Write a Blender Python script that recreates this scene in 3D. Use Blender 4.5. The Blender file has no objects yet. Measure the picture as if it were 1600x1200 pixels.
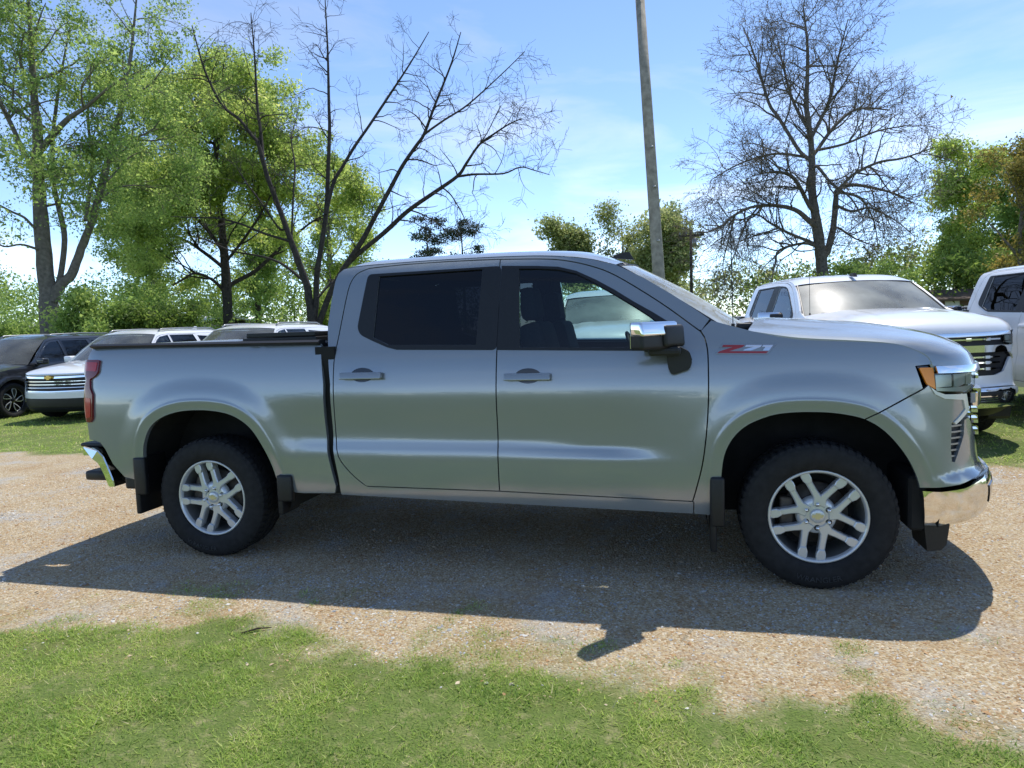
import bpy, bmesh, math, random
import numpy as np
from mathutils import Vector, Matrix
from mathutils.geometry import delaunay_2d_cdt

sc = bpy.context.scene
C = sc.collection
R = math.radians

# ------------------------------------------------------------------ camera
cam_d = bpy.data.cameras.new('camera')
cam_d.sensor_fit = 'HORIZONTAL'; cam_d.sensor_width = 36.0
cam_d.lens = 36.0*1060/1600
cam_d.clip_start = .05; cam_d.clip_end = 3000
cam = bpy.data.objects.new('camera', cam_d); C.objects.link(cam)
yaw, pit, rol = -.242691, -.089032, -.035456
Fw = Vector((math.sin(yaw)*math.cos(pit), math.cos(yaw)*math.cos(pit), math.sin(pit)))
Rg = Vector((math.cos(yaw), -math.sin(yaw), 0)); Ug = Rg.cross(Fw)
Rt = Rg*math.cos(rol)+Ug*math.sin(rol); Up = -Rg*math.sin(rol)+Ug*math.cos(rol)
m = Matrix((Rt, Up, -Fw)).transposed().to_4x4(); m.translation = (-.71078, -4.78739, 1.48458)
cam.matrix_world = m
sc.camera = cam

# ------------------------------------------------------------------ sky, sun, exposure
SUN = Vector((.15, .46, 1.0)).normalized()
world = bpy.data.worlds.new('World'); sc.world = world; world.use_nodes = True
nt = world.node_tree; N = nt.nodes; L = nt.links
for n in list(N): N.remove(n)
out = N.new('ShaderNodeOutputWorld'); bg = N.new('ShaderNodeBackground'); bg.inputs['Strength'].default_value = .115
sky = N.new('ShaderNodeTexSky'); sky.sky_type = 'NISHITA'; sky.sun_disc = False
sky.sun_elevation = math.asin(SUN.z); sky.sun_rotation = math.atan2(SUN.x, SUN.y)
sky.air_density = .62; sky.dust_density = 0.0; sky.ozone_density = 2.2; sky.altitude = 60
tc = N.new('ShaderNodeTexCoord'); mp = N.new('ShaderNodeMapping'); mp.inputs['Scale'].default_value = (1.1, 1.4, 5.5)
mp.inputs['Rotation'].default_value = (0, R(8), R(20))
nz = N.new('ShaderNodeTexNoise'); nz.inputs['Scale'].default_value = 1.7; nz.inputs['Detail'].default_value = 7; nz.inputs['Roughness'].default_value = .55; nz.inputs['Distortion'].default_value = .6
rp = N.new('ShaderNodeValToRGB'); rp.color_ramp.elements[0].position = .47; rp.color_ramp.elements[1].position = .80
rp.color_ramp.elements[1].color = (.55, .55, .55, 1)
bw = N.new('ShaderNodeRGBToBW'); mul = N.new('ShaderNodeMath'); mul.operation = 'MULTIPLY'; mul.inputs[1].default_value = 1.75
mix = N.new('ShaderNodeMixRGB')
L.new(tc.outputs['Generated'], mp.inputs['Vector']); L.new(mp.outputs[0], nz.inputs['Vector']); L.new(nz.outputs['Fac'], rp.inputs[0])
L.new(sky.outputs[0], bw.inputs[0]); L.new(bw.outputs[0], mul.inputs[0])
L.new(rp.outputs[0], mix.inputs[0]); L.new(sky.outputs[0], mix.inputs[1]); L.new(mul.outputs[0], mix.inputs[2])
L.new(mix.outputs[0], bg.inputs['Color']); L.new(bg.outputs[0], out.inputs['Surface'])
sun_d = bpy.data.lights.new('sun', 'SUN'); sun_d.energy = 2.0; sun_d.angle = R(.53); sun_d.color = (1.0, .95, .88)
sun = bpy.data.objects.new('sun', sun_d); C.objects.link(sun)
sun.rotation_euler = SUN.to_track_quat('Z', 'Y').to_euler(); sun.location = (3, 9, 20)
sc.view_settings.view_transform = 'Standard'; sc.view_settings.look = 'None'; sc.view_settings.gamma = 1
sc.view_settings.use_curve_mapping = False
sc.view_settings.exposure = 1.25
sc.cycles.max_bounces = 8; sc.cycles.transparent_max_bounces = 24; sc.cycles.caustics_reflective = False; sc.cycles.caustics_refractive = False
sc.cycles.use_denoising = True
def sstep(a, b, t):
    t = min(1.0, max(0.0, (t - a) / (b - a)))
    return t * t * (3 - 2 * t)
def hermite(xs, ys):
    """smooth monotone cubic through the points"""
    xs = list(xs); ys = list(ys); n = len(xs)
    d = [(ys[i+1]-ys[i])/(xs[i+1]-xs[i]) for i in range(n-1)]
    m = [d[0]] + [0.0 if d[i-1]*d[i] <= 0 else 2*d[i-1]*d[i]/(d[i-1]+d[i]) for i in range(1, n-1)] + [d[-1]]
    def f(x):
        if x <= xs[0]: return ys[0] + m[0]*(x-xs[0])
        if x >= xs[-1]: return ys[-1] + m[-1]*(x-xs[-1])
        i = 0
        while x > xs[i+1]: i += 1
        h = xs[i+1]-xs[i]; t = (x-xs[i])/h; t2 = t*t; t3 = t2*t
        return (2*t3-3*t2+1)*ys[i] + (t3-2*t2+t)*h*m[i] + (3*t2-2*t3)*ys[i+1] + (t3-t2)*h*m[i+1]
    return f
def catmull(pts, n=8, closed=False):
    P = [tuple(p) for p in pts]; out = []
    N = len(P); rng = range(N if closed else N-1)
    g = (lambda i: P[i % N]) if closed else (lambda i: P[min(max(i, 0), N-1)])
    for i in rng:
        a, b, c, d = g(i-1), g(i), g(i+1), g(i+2)
        for k in range(n):
            t = k/n
            out.append(tuple(.5*(2*b[j]+(c[j]-a[j])*t+(2*a[j]-5*b[j]+4*c[j]-d[j])*t*t+(3*b[j]-a[j]-3*c[j]+d[j])*t**3) for j in range(len(b))))
    if not closed: out.append(P[-1])
    return out
# ---- pickup body side: half width at (x, z)
cab_prof = hermite([.34,.42,.50,.60,.70,.80,.92,1.02,1.10,1.20,1.30,1.40,1.55,1.70,1.80,1.86,1.90],
                   [.935,.962,.977,.985,.987,.986,.984,.981,.976,.962,.940,.905,.850,.795,.755,.725,.690])
bed_prof = hermite([.34,.42,.50,.60,.70,.80,.92,1.02,1.10,1.20,1.30,1.37,1.405,1.425],
                   [.935,.960,.975,.984,.988,.989,.989,.986,.980,.967,.948,.929,.914,.892])
FA = (0.0, .475, .575); RA = (-3.742, .488, .585)      # wheel housing centre x, z, radius
front_arch = catmull([(-.503, .50), (-.497, .588), (-.484, .708), (-.458, .785), (-.420, .843), (-.375, .886), (-.318, .919), (-.224, .953), (-.116, .966), (.012, .966), (.116, .955), (.217, .928), (.310, .867), (.399, .760), (.456, .656), (.485, .572)], 4)
rear_arch = catmull([(-3.228, .470), (-3.240, .55), (-3.268, .656), (-3.318, .764), (-3.386, .866), (-3.474, .934), (-3.577, .973), (-3.705, .990), (-3.827, .991), (-3.937, .980), (-4.057, .945), (-4.159, .875), (-4.222, .755), (-4.240, .633), (-4.250, .52)], 4)
_arcs = [(np.array(front_arch), 0.0), (np.array(rear_arch), -3.742)]
def arch_dist(x, z):
    best = 9.0
    for A, cx in _arcs:
        if abs(x-cx) > .85: continue
        P0, P1 = A[:-1], A[1:]; d = P1-P0; t = np.clip(((x-P0[:, 0])*d[:, 0]+(z-P0[:, 1])*d[:, 1])/(d*d).sum(1), 0, 1)
        q = P0+d*t[:, None]; best = min(best, float(np.sqrt(((q-(x, z))**2).sum(1).min())))
    return best
def flare(x, z):
    d = arch_dist(x, z)
    if d > .24: return 0.0
    up = sstep(.45, .85, z)
    return .0125*up*(1-sstep(.070, .22, d)) + .0045*(1-sstep(.055, .085, d)) - .009*(1-sstep(-.005, .07, d))
def ledge(x, z):
    a = sstep(-3.35, -2.95, x)*(1-sstep(-1.15, -.62, x))
    lo = .69; hi = .815 + (-.012*(x+1.75) if x < -1.75 else -.06*(x+1.75))
    return -.019*a*sstep(lo, hi, z)*(1-sstep(hi+.02, 1.09, z))
def side_half(x, z, bed=False):
    h = (bed_prof if bed else cab_prof)(z)
    h += flare(x, z) + ledge(x, z)
    if x < -4.1: h -= .045*(x+4.1)**2
    return h
plan_pts = [(.0,.985),(.1,.985),(.25,.984),(.40,.978),(.50,.968),(.60,.944),(.69,.895),(.77,.815),(.835,.70),(.885,.56),(.925,.38),(.95,.19),(.957,0),(.95,-.19),(.925,-.38)]
_pl = catmull(plan_pts, 20)
_ps = [0.0]
for _a, _b in zip(_pl, _pl[1:]): _ps.append(_ps[-1]+math.hypot(_b[0]-_a[0], _b[1]-_a[1]))
S_MID = _ps[12*20]
front_off = hermite([.33,.38,.44,.54,.60,.64,.72,.80,1.0,1.12,1.18,1.24],[-.05,.015,.045,.055,.045,.015,.0,-.005,-.012,-.012,-.02,-.06])
def plan_at(s):
    import bisect
    i = min(max(bisect.bisect(_ps, s)-1, 0), len(_ps)-2)
    t = (s-_ps[i])/(_ps[i+1]-_ps[i])
    a, b = _pl[i], _pl[i+1]
    j = min(max(i-3,0),len(_pl)-8); c, d = _pl[j], _pl[j+7]
    L = math.hypot(d[0]-c[0], d[1]-c[1])
    return a[0]+(b[0]-a[0])*t, a[1]+(b[1]-a[1])*t, -(d[1]-c[1])/L, (d[0]-c[0])/L
def body(s, z, bed=False, push=0.0):
    """point of the near side body skin; s runs along the side (s = x) and on round the front"""
    if s <= .1:
        return (s, -(side_half(s, z, bed)+push), z)
    x, y, nx, ny = plan_at(s)
    w = sstep(.45, .85, s)
    off = (side_half(s, z)-.985)*(1-w) + front_off(z)*w + push
    return (x+nx*off, -(y+ny*off), z)

# ------------------------------------------------------------------ materials
MATS = {}
def material(name):
    m = bpy.data.materials.new(name); m.use_nodes = True
    MATS[name] = m
    return m, m.node_tree.nodes, m.node_tree.links, m.node_tree.nodes['Principled BSDF']
def setp(b, **k):
    for a, v in k.items():
        a = a.replace('_', ' ')
        if isinstance(v, tuple) and len(v) == 3: v = v+(1,)
        b.inputs[a].default_value = v
def simple(name, col, rough=.5, metal=0.0, coat=0.0, spec=.5, noise=0.0, nscale=20, bump=0.0):
    m, N, L, b = material(name)
    setp(b, Base_Color=col, Roughness=rough, Metallic=metal, Coat_Weight=coat, Coat_Roughness=.03, Specular_IOR_Level=spec)
    if noise or bump:
        t = N.new('ShaderNodeTexCoord'); n = N.new('ShaderNodeTexNoise'); n.inputs['Scale'].default_value = nscale; n.inputs['Detail'].default_value = 6
        L.new(t.outputs['Object'], n.inputs['Vector'])
        if noise:
            r = N.new('ShaderNodeValToRGB'); e = r.color_ramp.elements
            e[0].color = tuple(c*(1-noise) for c in col)+(1,); e[1].color = tuple(min(1, c*(1+noise)) for c in col)+(1,)
            e[0].position = .3; e[1].position = .7
            L.new(n.outputs['Fac'], r.inputs[0]); L.new(r.outputs[0], b.inputs['Base Color'])
        if bump:
            q = N.new('ShaderNodeBump'); q.inputs['Strength'].default_value = bump; q.inputs['Distance'].default_value = .01
            L.new(n.outputs['Fac'], q.inputs['Height']); L.new(q.outputs[0], b.inputs['Normal'])
    return m
def paint(name, col, metal, rough, dust=.25):
    """car paint: flake base under clear coat, a little pollen dust on faces that look up"""
    m, N, L, b = material(name)
    setp(b, Base_Color=col, Metallic=metal, Roughness=rough, Coat_Weight=1.0, Coat_Roughness=.025, Coat_IOR=1.5)
    t = N.new('ShaderNodeTexCoord'); n = N.new('ShaderNodeTexNoise'); n.inputs['Scale'].default_value = 3.0; n.inputs['Detail'].default_value = 8
    L.new(t.outputs['Object'], n.inputs['Vector'])
    g = N.new('ShaderNodeNewGeometry'); sx = N.new('ShaderNodeSeparateXYZ'); L.new(g.outputs['Normal'], sx.inputs[0])
    mr = N.new('ShaderNodeMapRange'); mr.inputs['From Min'].default_value = .5; mr.inputs['From Max'].default_value = 1.0; mr.inputs['To Max'].default_value = dust
    L.new(sx.outputs['Z'], mr.inputs['Value'])
    mm = N.new('ShaderNodeMath'); mm.operation = 'MULTIPLY'; L.new(mr.outputs[0], mm.inputs[0]); L.new(n.outputs['Fac'], mm.inputs[1])
    mc = N.new('ShaderNodeMixRGB'); mc.inputs[1].default_value = col+(1,); mc.inputs[2].default_value = (.62, .60, .45, 1)
    L.new(mm.outputs[0], mc.inputs[0]); L.new(mc.outputs[0], b.inputs['Base Color'])
    r2 = N.new('ShaderNodeMapRange'); r2.inputs['To Min'].default_value = .02; r2.inputs['To Max'].default_value = .30
    L.new(mm.outputs[0], r2.inputs['Value']); L.new(r2.outputs[0], b.inputs['Coat Roughness'])
    # fine flake sparkle
    v = N.new('ShaderNodeTexVoronoi'); v.inputs['Scale'].default_value = 900; L.new(t.outputs['Object'], v.inputs['Vector'])
    bp = N.new('ShaderNodeBump'); bp.inputs['Strength'].default_value = .05*metal; bp.inputs['Distance'].default_value = .001
    L.new(v.outputs['Distance'], bp.inputs['Height']); L.new(bp.outputs[0], b.inputs['Normal'])
    return m
def glass(name, tint, refl=1.0, dust=0.0, rough=.0):
    """thin pane: tinted see-through plus mirror by Fresnel, optional painted sky sheen and dust"""
    m = bpy.data.materials.new(name); m.use_nodes = True; MATS[name] = m
    N = m.node_tree.nodes; L = m.node_tree.links
    for n in list(N): N.remove(n)
    o = N.new('ShaderNodeOutputMaterial'); tr = N.new('ShaderNodeBsdfTransparent'); tr.inputs[0].default_value = tint+(1,)
    gl = N.new('ShaderNodeBsdfGlossy'); gl.inputs['Roughness'].default_value = rough; gl.inputs[0].default_value = (refl, refl, refl, 1)
    fr = N.new('ShaderNodeFresnel'); fr.inputs[0].default_value = 1.55
    mx = N.new('ShaderNodeMixShader'); L.new(fr.outputs[0], mx.inputs[0]); L.new(tr.outputs[0], mx.inputs[1]); L.new(gl.outputs[0], mx.inputs[2])
    last = mx
    if dust:  # pale diffuse film: partly dusty glass, partly painted stand-in for reflected sky
        df = N.new('ShaderNodeBsdfDiffuse'); df.inputs[0].default_value = (.75, .76, .66, 1)
        tl = N.new('ShaderNodeTexCoord'); n = N.new('ShaderNodeTexNoise'); n.inputs['Scale'].default_value = 2.5; n.inputs['Detail'].default_value = 6
        L.new(tl.outputs['Object'], n.inputs['Vector'])
        ml = N.new('ShaderNodeMath'); ml.operation = 'MULTIPLY'; ml.inputs[1].default_value = dust*2; L.new(n.outputs['Fac'], ml.inputs[0])
        m2 = N.new('ShaderNodeMixShader'); L.new(ml.outputs[0], m2.inputs[0]); L.new(mx.outputs[0], m2.inputs[1]); L.new(df.outputs[0], m2.inputs[2])
        gs = N.new('ShaderNodeBsdfGlossy'); gs.inputs['Roughness'].default_value = .30; m3 = N.new('ShaderNodeMixShader'); m3.inputs[0].default_value = dust*.07
        L.new(m2.outputs[0], m3.inputs[1]); L.new(gs.outputs[0], m3.inputs[2]); last = m3
    L.new(last.outputs[0], o.inputs['Surface'])
    return m
PAINT_GREY = paint('grey_metallic_paint', (.285, .31, .335), .45, .20, .75)
PAINT_WHITE = paint('white_paint', (.80, .81, .82), .0, .35, .1)
PAINT_BLACK = paint('dark_grey_paint', (.018, .019, .022), .3, .3, .12)
CHROME = simple('chrome', (.86, .87, .88), .045, 1.0)
CHROME_DULL = simple('splashed_chrome', (.80, .78, .74), .10, 1.0, noise=.14, nscale=14)
SILVER = simple('alloy_silver', (.60, .62, .64), .28, .40, .4)
SILVER_DARK = simple('alloy_grey', (.30, .31, .32), .38, .8, .2)
BLACK = simple('black_plastic', (.009, .009, .010), .5, noise=.2, nscale=60)
BLACK_GLOSS = simple('gloss_black_trim', (.010, .010, .012), .12, 0, .6)
DARK = simple('dark_underside', (.010, .010, .010), .85)
LINER = simple('wheel_liner', (.012, .0115, .011), .9, noise=.4, nscale=8, bump=.4)
RUBBER = simple('tyre_rubber', (.016, .016, .017), .78, spec=.3, noise=.3, nscale=25, bump=.15)
RUBBER_TEXT = simple('tyre_lettering', (.032, .034, .038), .6)
IRON = simple('brake_iron', (.10, .085, .075), .6, .6, noise=.4, nscale=18)
CLOTH = simple('seat_cloth', (.022, .023, .026), .9, noise=.2, nscale=90)
TRIM_IN = simple('interior_plastic', (.018, .018, .020), .65)
HEADLINER = simple('headliner', (.16, .16, .155), .95)
GLASS_CLEAR = glass('side_glass', (.60, .74, .72))
GLASS_TINT = glass('privacy_glass', (.055, .06, .075), .8)
GLASS_SUV = glass('suv_windshield_glass', (.55, .64, .60), 1.0, .10)
GLASS_WIND = glass('windshield_glass', (.62, .70, .66), 1.0, .27)
LENS = glass('headlamp_lens', (.90, .94, .92), .45)
AMBER = simple('amber_lens', (.95, .30, .02), .25, 0, .25)
RED = simple('red_lens', (.46, .008, .014), .2, 0, .35)
RED_DARK = simple('dark_red_lens', (.17, .005, .010), .15, 0, .4)
WHITE_LENS = simple('daylight_strip', (.72, .75, .70), .2, 0, 1.0)
LAMP_IN = simple('lamp_reflector', (.80, .82, .80), .25, .35)
BADGE_RED = simple('badge_red', (.36, .015, .02), .3, 0, .6)
GOLD = simple('emblem_gold', (.70, .50, .16), .28, .8)
GOLD_PALE = simple('cap_emblem', (.62, .58, .40), .3, .7)
MIRROR_GLASS = simple('mirror_glass', (.8, .82, .85), .02, 1.0)

# ------------------------------------------------------------------ object helpers
def link(o, parent=None):
    C.objects.link(o)
    if parent is not None: o.parent = parent
    return o
def tag(o, label=None, cat=None, group=None, kind=None):
    if label: o['label'] = label
    if cat: o['category'] = cat
    if group: o['group'] = group
    if kind: o['kind'] = kind
    return o
def thing(name, label, cat, loc=(0, 0, 0), rz=0.0, group=None):
    o = bpy.data.objects.new(name, None); o.empty_display_size = .2; C.objects.link(o)
    o.location = loc; o.rotation_euler = (0, 0, rz)
    return tag(o, label, cat, group)
def mobj(name, verts, faces, mat, parent=None, smooth=False, normals=None):
    me = bpy.data.meshes.new(name); me.from_pydata([tuple(v) for v in verts], [], [tuple(f) for f in faces])
    if mat is not None: me.materials.append(mat)
    if smooth: me.polygons.foreach_set('use_smooth', [True]*len(me.polygons))
    me.update()
    if normals is not None: me.normals_split_custom_set_from_vertices(normals)
    return link(bpy.data.objects.new(name, me), parent)
def bobj(name, bm, mat, parent=None, smooth=False):
    me = bpy.data.meshes.new(name); bm.normal_update(); bm.to_mesh(me); bm.free()
    if mat is not None: me.materials.append(mat)
    if smooth: me.polygons.foreach_set('use_smooth', [True]*len(me.polygons))
    return link(bpy.data.objects.new(name, me), parent)
def fast_mesh(name, verts, idx, k, mat, parent=None, smooth=False, tint=None):
    """large mesh of k-gons from numpy arrays, optional per-face float attribute"""
    verts = np.asarray(verts, np.float32); idx = np.asarray(idx, np.int32).reshape(-1, k); nf = len(idx)
    me = bpy.data.meshes.new(name); me.vertices.add(len(verts)); me.vertices.foreach_set('co', verts.ravel())
    me.loops.add(nf*k); me.loops.foreach_set('vertex_index', idx.ravel())
    me.polygons.add(nf); me.polygons.foreach_set('loop_start', np.arange(0, nf*k, k, dtype=np.int32))
    me.update(calc_edges=True)
    if smooth: me.polygons.foreach_set('use_smooth', np.ones(nf, bool))
    if tint is not None:
        a = me.attributes.new('tint', 'FLOAT', 'FACE'); a.data.foreach_set('value', np.asarray(tint, np.float32))
    if mat is not None: me.materials.append(mat)
    me.update()
    return link(bpy.data.objects.new(name, me), parent)
def rbox(x0, x1, y0, y1, z0, z1, bev=.02, seg=2, bm=None):
    """rounded box added to a bmesh"""
    b = bmesh.new()
    bmesh.ops.create_cube(b, size=1.0)
    for v in b.verts: v.co = ((x0+x1)/2+v.co.x*(x1-x0), (y0+y1)/2+v.co.y*(y1-y0), (z0+z1)/2+v.co.z*(z1-z0))
    if bev: bmesh.ops.bevel(b, geom=list(b.edges), offset=bev, segments=seg, profile=.6, affect='EDGES')
    return merge_bm(bm, b)
def merge_bm(bm, b):
    if bm is None: return b
    vm = [bm.verts.new(v.co) for v in b.verts]; b.verts.index_update()
    for f in b.faces:
        try: bm.faces.new([vm[v.index] for v in f.verts])
        except ValueError: pass
    b.free()
    return bm
def tube(bm, pts, rad, n=8, cap=True):
    """round bar through the points; rad is a number or one per point"""
    pts = [Vector(p) for p in pts]; rad = rad if isinstance(rad, (list, tuple)) else [rad]*len(pts)
    if bm is None: bm = bmesh.new()
    rings = []
    for i, p in enumerate(pts):
        t = (pts[min(i+1, len(pts)-1)]-pts[max(i-1, 0)]).normalized()
        u = t.cross(Vector((0, 0, 1)) if abs(t.z) < .9 else Vector((1, 0, 0))).normalized(); w = t.cross(u)
        rings.append([bm.verts.new(p+(u*math.cos(a)+w*math.sin(a))*rad[i]) for a in [2*math.pi*k/n for k in range(n)]])
    for a, b in zip(rings, rings[1:]):
        for k in range(n): bm.faces.new((a[k], a[(k+1) % n], b[(k+1) % n], b[k]))
    if cap: bm.faces.new(rings[0][::-1]); bm.faces.new(rings[-1])
    return bm
def prism(bm, poly, axis, a, b, inset=0.0, lift=0.0):
    """polygon in the two other axes, extruded along axis from a to b; a chamfer at b when inset is set"""
    if bm is None: bm = bmesh.new()
    def P(p, t): return {'x': (t, p[0], p[1]), 'y': (p[0], t, p[1]), 'z': (p[0], p[1], t)}[axis]
    n = len(poly); cx = sum(p[0] for p in poly)/n; cy = sum(p[1] for p in poly)/n
    A = [bm.verts.new(P(p, a)) for p in poly]; B = [bm.verts.new(P(p, b)) for p in poly]
    for i in range(n): bm.faces.new((A[i], A[(i+1) % n], B[(i+1) % n], B[i]))
    bm.faces.new(A[::-1])
    if inset:
        ins = inset_poly(poly, inset); Cv = [bm.verts.new(P(p, b+lift)) for p in ins]
        for i in range(n): bm.faces.new((B[i], B[(i+1) % n], Cv[(i+1) % n], Cv[i]))
        bm.faces.new(Cv)
    else: bm.faces.new(B)
    bmesh.ops.recalc_face_normals(bm, faces=list(bm.faces))
    return bm
def inset_poly(poly, d):
    n = len(poly); area = sum(poly[i][0]*poly[(i+1) % n][1]-poly[(i+1) % n][0]*poly[i][1] for i in range(n)); s = 1 if area > 0 else -1
    out = []
    for i in range(n):
        a, b, c = poly[i-1], poly[i], poly[(i+1) % n]
        e1 = Vector((b[0]-a[0], b[1]-a[1])); e2 = Vector((c[0]-b[0], c[1]-b[1]))
        n1 = Vector((-e1.y, e1.x)).normalized()*s; n2 = Vector((-e2.y, e2.x)).normalized()*s
        w = n1+n2; k = w.length_squared
        w = w*(2/k) if k > .3 else n1
        out.append((b[0]+w.x*d, b[1]+w.y*d))
    return out
def lathe(prof, n=64, axis='y', closed=False):
    """profile of (radius, offset along axis) turned round the axis"""
    bm = bmesh.new(); rings = []
    for k in range(n):
        a = 2*math.pi*k/n
        rings.append([bm.verts.new((r*math.cos(a), t, r*math.sin(a))) for r, t in prof])
    m_ = len(prof)
    for k in range(n):
        p, q = rings[k], rings[(k+1) % n]
        for i in range(m_ if closed else m_-1):
            bm.faces.new((p[i], q[i], q[(i+1) % m_], p[(i+1) % m_]))
    bmesh.ops.recalc_face_normals(bm, faces=list(bm.faces))
    return bm
def dense(poly, step):
    out = []
    for i in range(len(poly)):
        a, b = poly[i], poly[(i+1) % len(poly)]
        n = max(1, int(math.hypot(b[0]-a[0], b[1]-a[1])/step+.5))
        for k in range(n): out.append((a[0]+(b[0]-a[0])*k/n, a[1]+(b[1]-a[1])*k/n))
    return out
def inside(p, poly):
    c = False; x, y = p; j = len(poly)-1
    for i in range(len(poly)):
        a, b = poly[i], poly[j]
        if (a[1] > y) != (b[1] > y) and x < (b[0]-a[0])*(y-a[1])/(b[1]-a[1])+a[0]: c = not c
        j = i
    return c
def fillet(poly, r, n=5):
    """round every corner of a polygon"""
    out = []; N_ = len(poly)
    for i in range(N_):
        a, b, c = Vector(poly[i-1]), Vector(poly[i]), Vector(poly[(i+1) % N_])
        u = (a-b); w = (c-b); lu, lw = u.length, w.length; u /= lu; w /= lw
        d = min(r, lu*.45, lw*.45)
        if u.dot(w) < -.97: out.append(tuple(b)); continue
        p, q = b+u*d, b+w*d
        for k in range(n+1):
            t = k/n; v = p*(1-t)**2+b*2*t*(1-t)+q*t*t; out.append((v.x, v.y))
    return out
def panel_data(outline, fn, holes=(), step=.035, edge=.02, fold=.02, rings=()):
    """sheet-metal panel: outline (and holes) in surface coordinates, mapped by fn, with folded-in edges"""
    loops = [dense(outline, edge)]+[dense(h, edge) for h in holes]
    pts = []; edges = []
    for lp in loops:
        b = len(pts); pts += lp
        edges += [(b+i, b+(i+1) % len(lp)) for i in range(len(lp))]
    nb = len(pts)
    xs = [p[0] for p in loops[0]]; zs = [p[1] for p in loops[0]]
    bnd = np.array(pts)
    nx = int((max(xs)-min(xs))/step); nz_ = int((max(zs)-min(zs))/step)
    for i in range(1, nx+1):
        for j in range(1, nz_+1):
            p = (min(xs)+i*step, min(zs)+j*step)
            if not inside(p, loops[0]) or any(inside(p, h) for h in loops[1:]): continue
            if any(((a-p)**2).sum(1).min() < .245**2 for a in rings): continue
            if ((bnd-p)**2).sum(1).min() < (step*.45)**2: continue
            pts.append(p)
    for A in rings:                               # finer rows that follow the wheel opening where it flares
        t = np.gradient(A, axis=0); t /= np.linalg.norm(t, axis=1)[:, None]; nr = np.stack([-t[:, 1], t[:, 0]], 1)
        cen = A.mean(0); nr *= np.sign(((A-cen)*nr).sum(1))[:, None]
        new = []
        for k in range(17):
            o = A+nr*(.012+.0145*k); L_ = np.concatenate([[0], np.cumsum(np.linalg.norm(np.diff(o, axis=0), axis=1))]); n = max(4, int(L_[-1]/.028))
            for i in range(n+1):
                q = (i+.5*(k % 2))/n*L_[-1]
                if q <= L_[-1]: new.append((float(np.interp(q, L_, o[:, 0])), float(np.interp(q, L_, o[:, 1]))))
        kept = np.zeros((0, 2))
        for p in new:
            if inside(p, loops[0]) and ((bnd-p)**2).sum(1).min() > .009**2 and (len(kept) == 0 or ((kept-p)**2).sum(1).min() > .010**2):
                pts.append(p); kept = np.vstack([kept, p])
    r = delaunay_2d_cdt([Vector(p) for p in pts], edges, [], 1, 1e-6)
    vs = r[0]; fs = []
    for f in r[2]:
        c = (sum(vs[i].x for i in f)/len(f), sum(vs[i].y for i in f)/len(f))
        if inside(c, loops[0]) and not any(inside(c, h) for h in loops[1:]): fs.append(f)
    V = [fn(p.x, p.y) for p in vs]; Nn = []
    e = .004
    for p in vs:
        a, b = Vector(fn(p.x+e, p.y)), Vector(fn(p.x-e, p.y)); c, d = Vector(fn(p.x, p.y+e)), Vector(fn(p.x, p.y-e))
        Nn.append((a-b).cross(c-d).normalized())
    F = []
    for f in fs:
        a, b, c = [Vector((vs[i].x, vs[i].y)) for i in f[:3]]
        F.append(tuple(f) if (b-a).cross(c-a) > 0 else tuple(f[::-1]))
    if fold:
        cnt = {}
        for f in F:
            for i in range(len(f)): cnt.setdefault(tuple(sorted((f[i], f[(i+1) % len(f)]))), []).append((f[i], f[(i+1) % len(f)]))
        for k, v in cnt.items():
            if len(v) == 1:
                a, b = v[0]
                if abs(V[a][1]) < 1e-4 and abs(V[b][1]) < 1e-4: continue     # centre line: welded to the other half
                nrm = (Nn[a]+Nn[b]).normalized(); tan = (Vector(V[b])-Vector(V[a]))
                if tan.length < 1e-9: continue
                o = tan.normalized().cross(nrm)
                i0 = len(V)
                V += [V[a], V[b], tuple(Vector(V[b])-Nn[b]*fold), tuple(Vector(V[a])-Nn[a]*fold)]
                Nn += [o, o, o, o]; F.append((i0, i0+3, i0+2, i0+1))
    return V, F, Nn
def mirror_data(d):
    V, F, Nn = d
    return [(v[0], -v[1], v[2]) for v in V], [tuple(f[::-1]) for f in F], [Vector((n[0], -n[1], n[2])) for n in Nn]
def panel(name, d, mat, parent):
    return mobj(name, d[0], d[1], mat, parent, True, d[2])
def join_data(*ds):
    V, F, Nn = [], [], []
    for d in ds:
        b = len(V); V += d[0]; F += [tuple(i+b for i in f) for f in d[1]]; Nn += d[2]
    seen = {}; mp = list(range(len(V)))
    for i, v in enumerate(V):
        if abs(v[1]) < 1e-4:
            k = (round(v[0], 5), round(v[2], 5), round(Nn[i][0], 1)); mp[i] = seen.setdefault(k, i)
    return V, [tuple(mp[i] for i in f) for f in F], Nn
def grid_obj(name, fn, nu, nv, mat, parent, flip=False, thick=0.0):
    """smooth surface fn(u, v), u and v in 0..1"""
    V = [fn(i/nu, j/nv) for i in range(nu+1) for j in range(nv+1)]; F = []
    for i in range(nu):
        for j in range(nv):
            a = i*(nv+1)+j; f = (a, a+nv+1, a+nv+2, a+1); F.append(f[::-1] if flip else f)
    if thick:
        b = len(V); e = 1e-3
        # edge skirt straight down
        rim = [i*(nv+1) for i in range(nu+1)]+[nu*(nv+1)+j for j in range(1, nv+1)]+[i*(nv+1)+nv for i in range(nu-1, -1, -1)]+[j for j in range(nv-1, 0, -1)]
        V += [V[i] for i in rim]+[(V[i][0], V[i][1], V[i][2]-thick) for i in rim]; n = len(rim)
        for k in range(n): F.append((b+k, b+(k+1) % n, b+n+(k+1) % n, b+n+k))
    return mobj(name, V, F, mat, parent, True)
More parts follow.
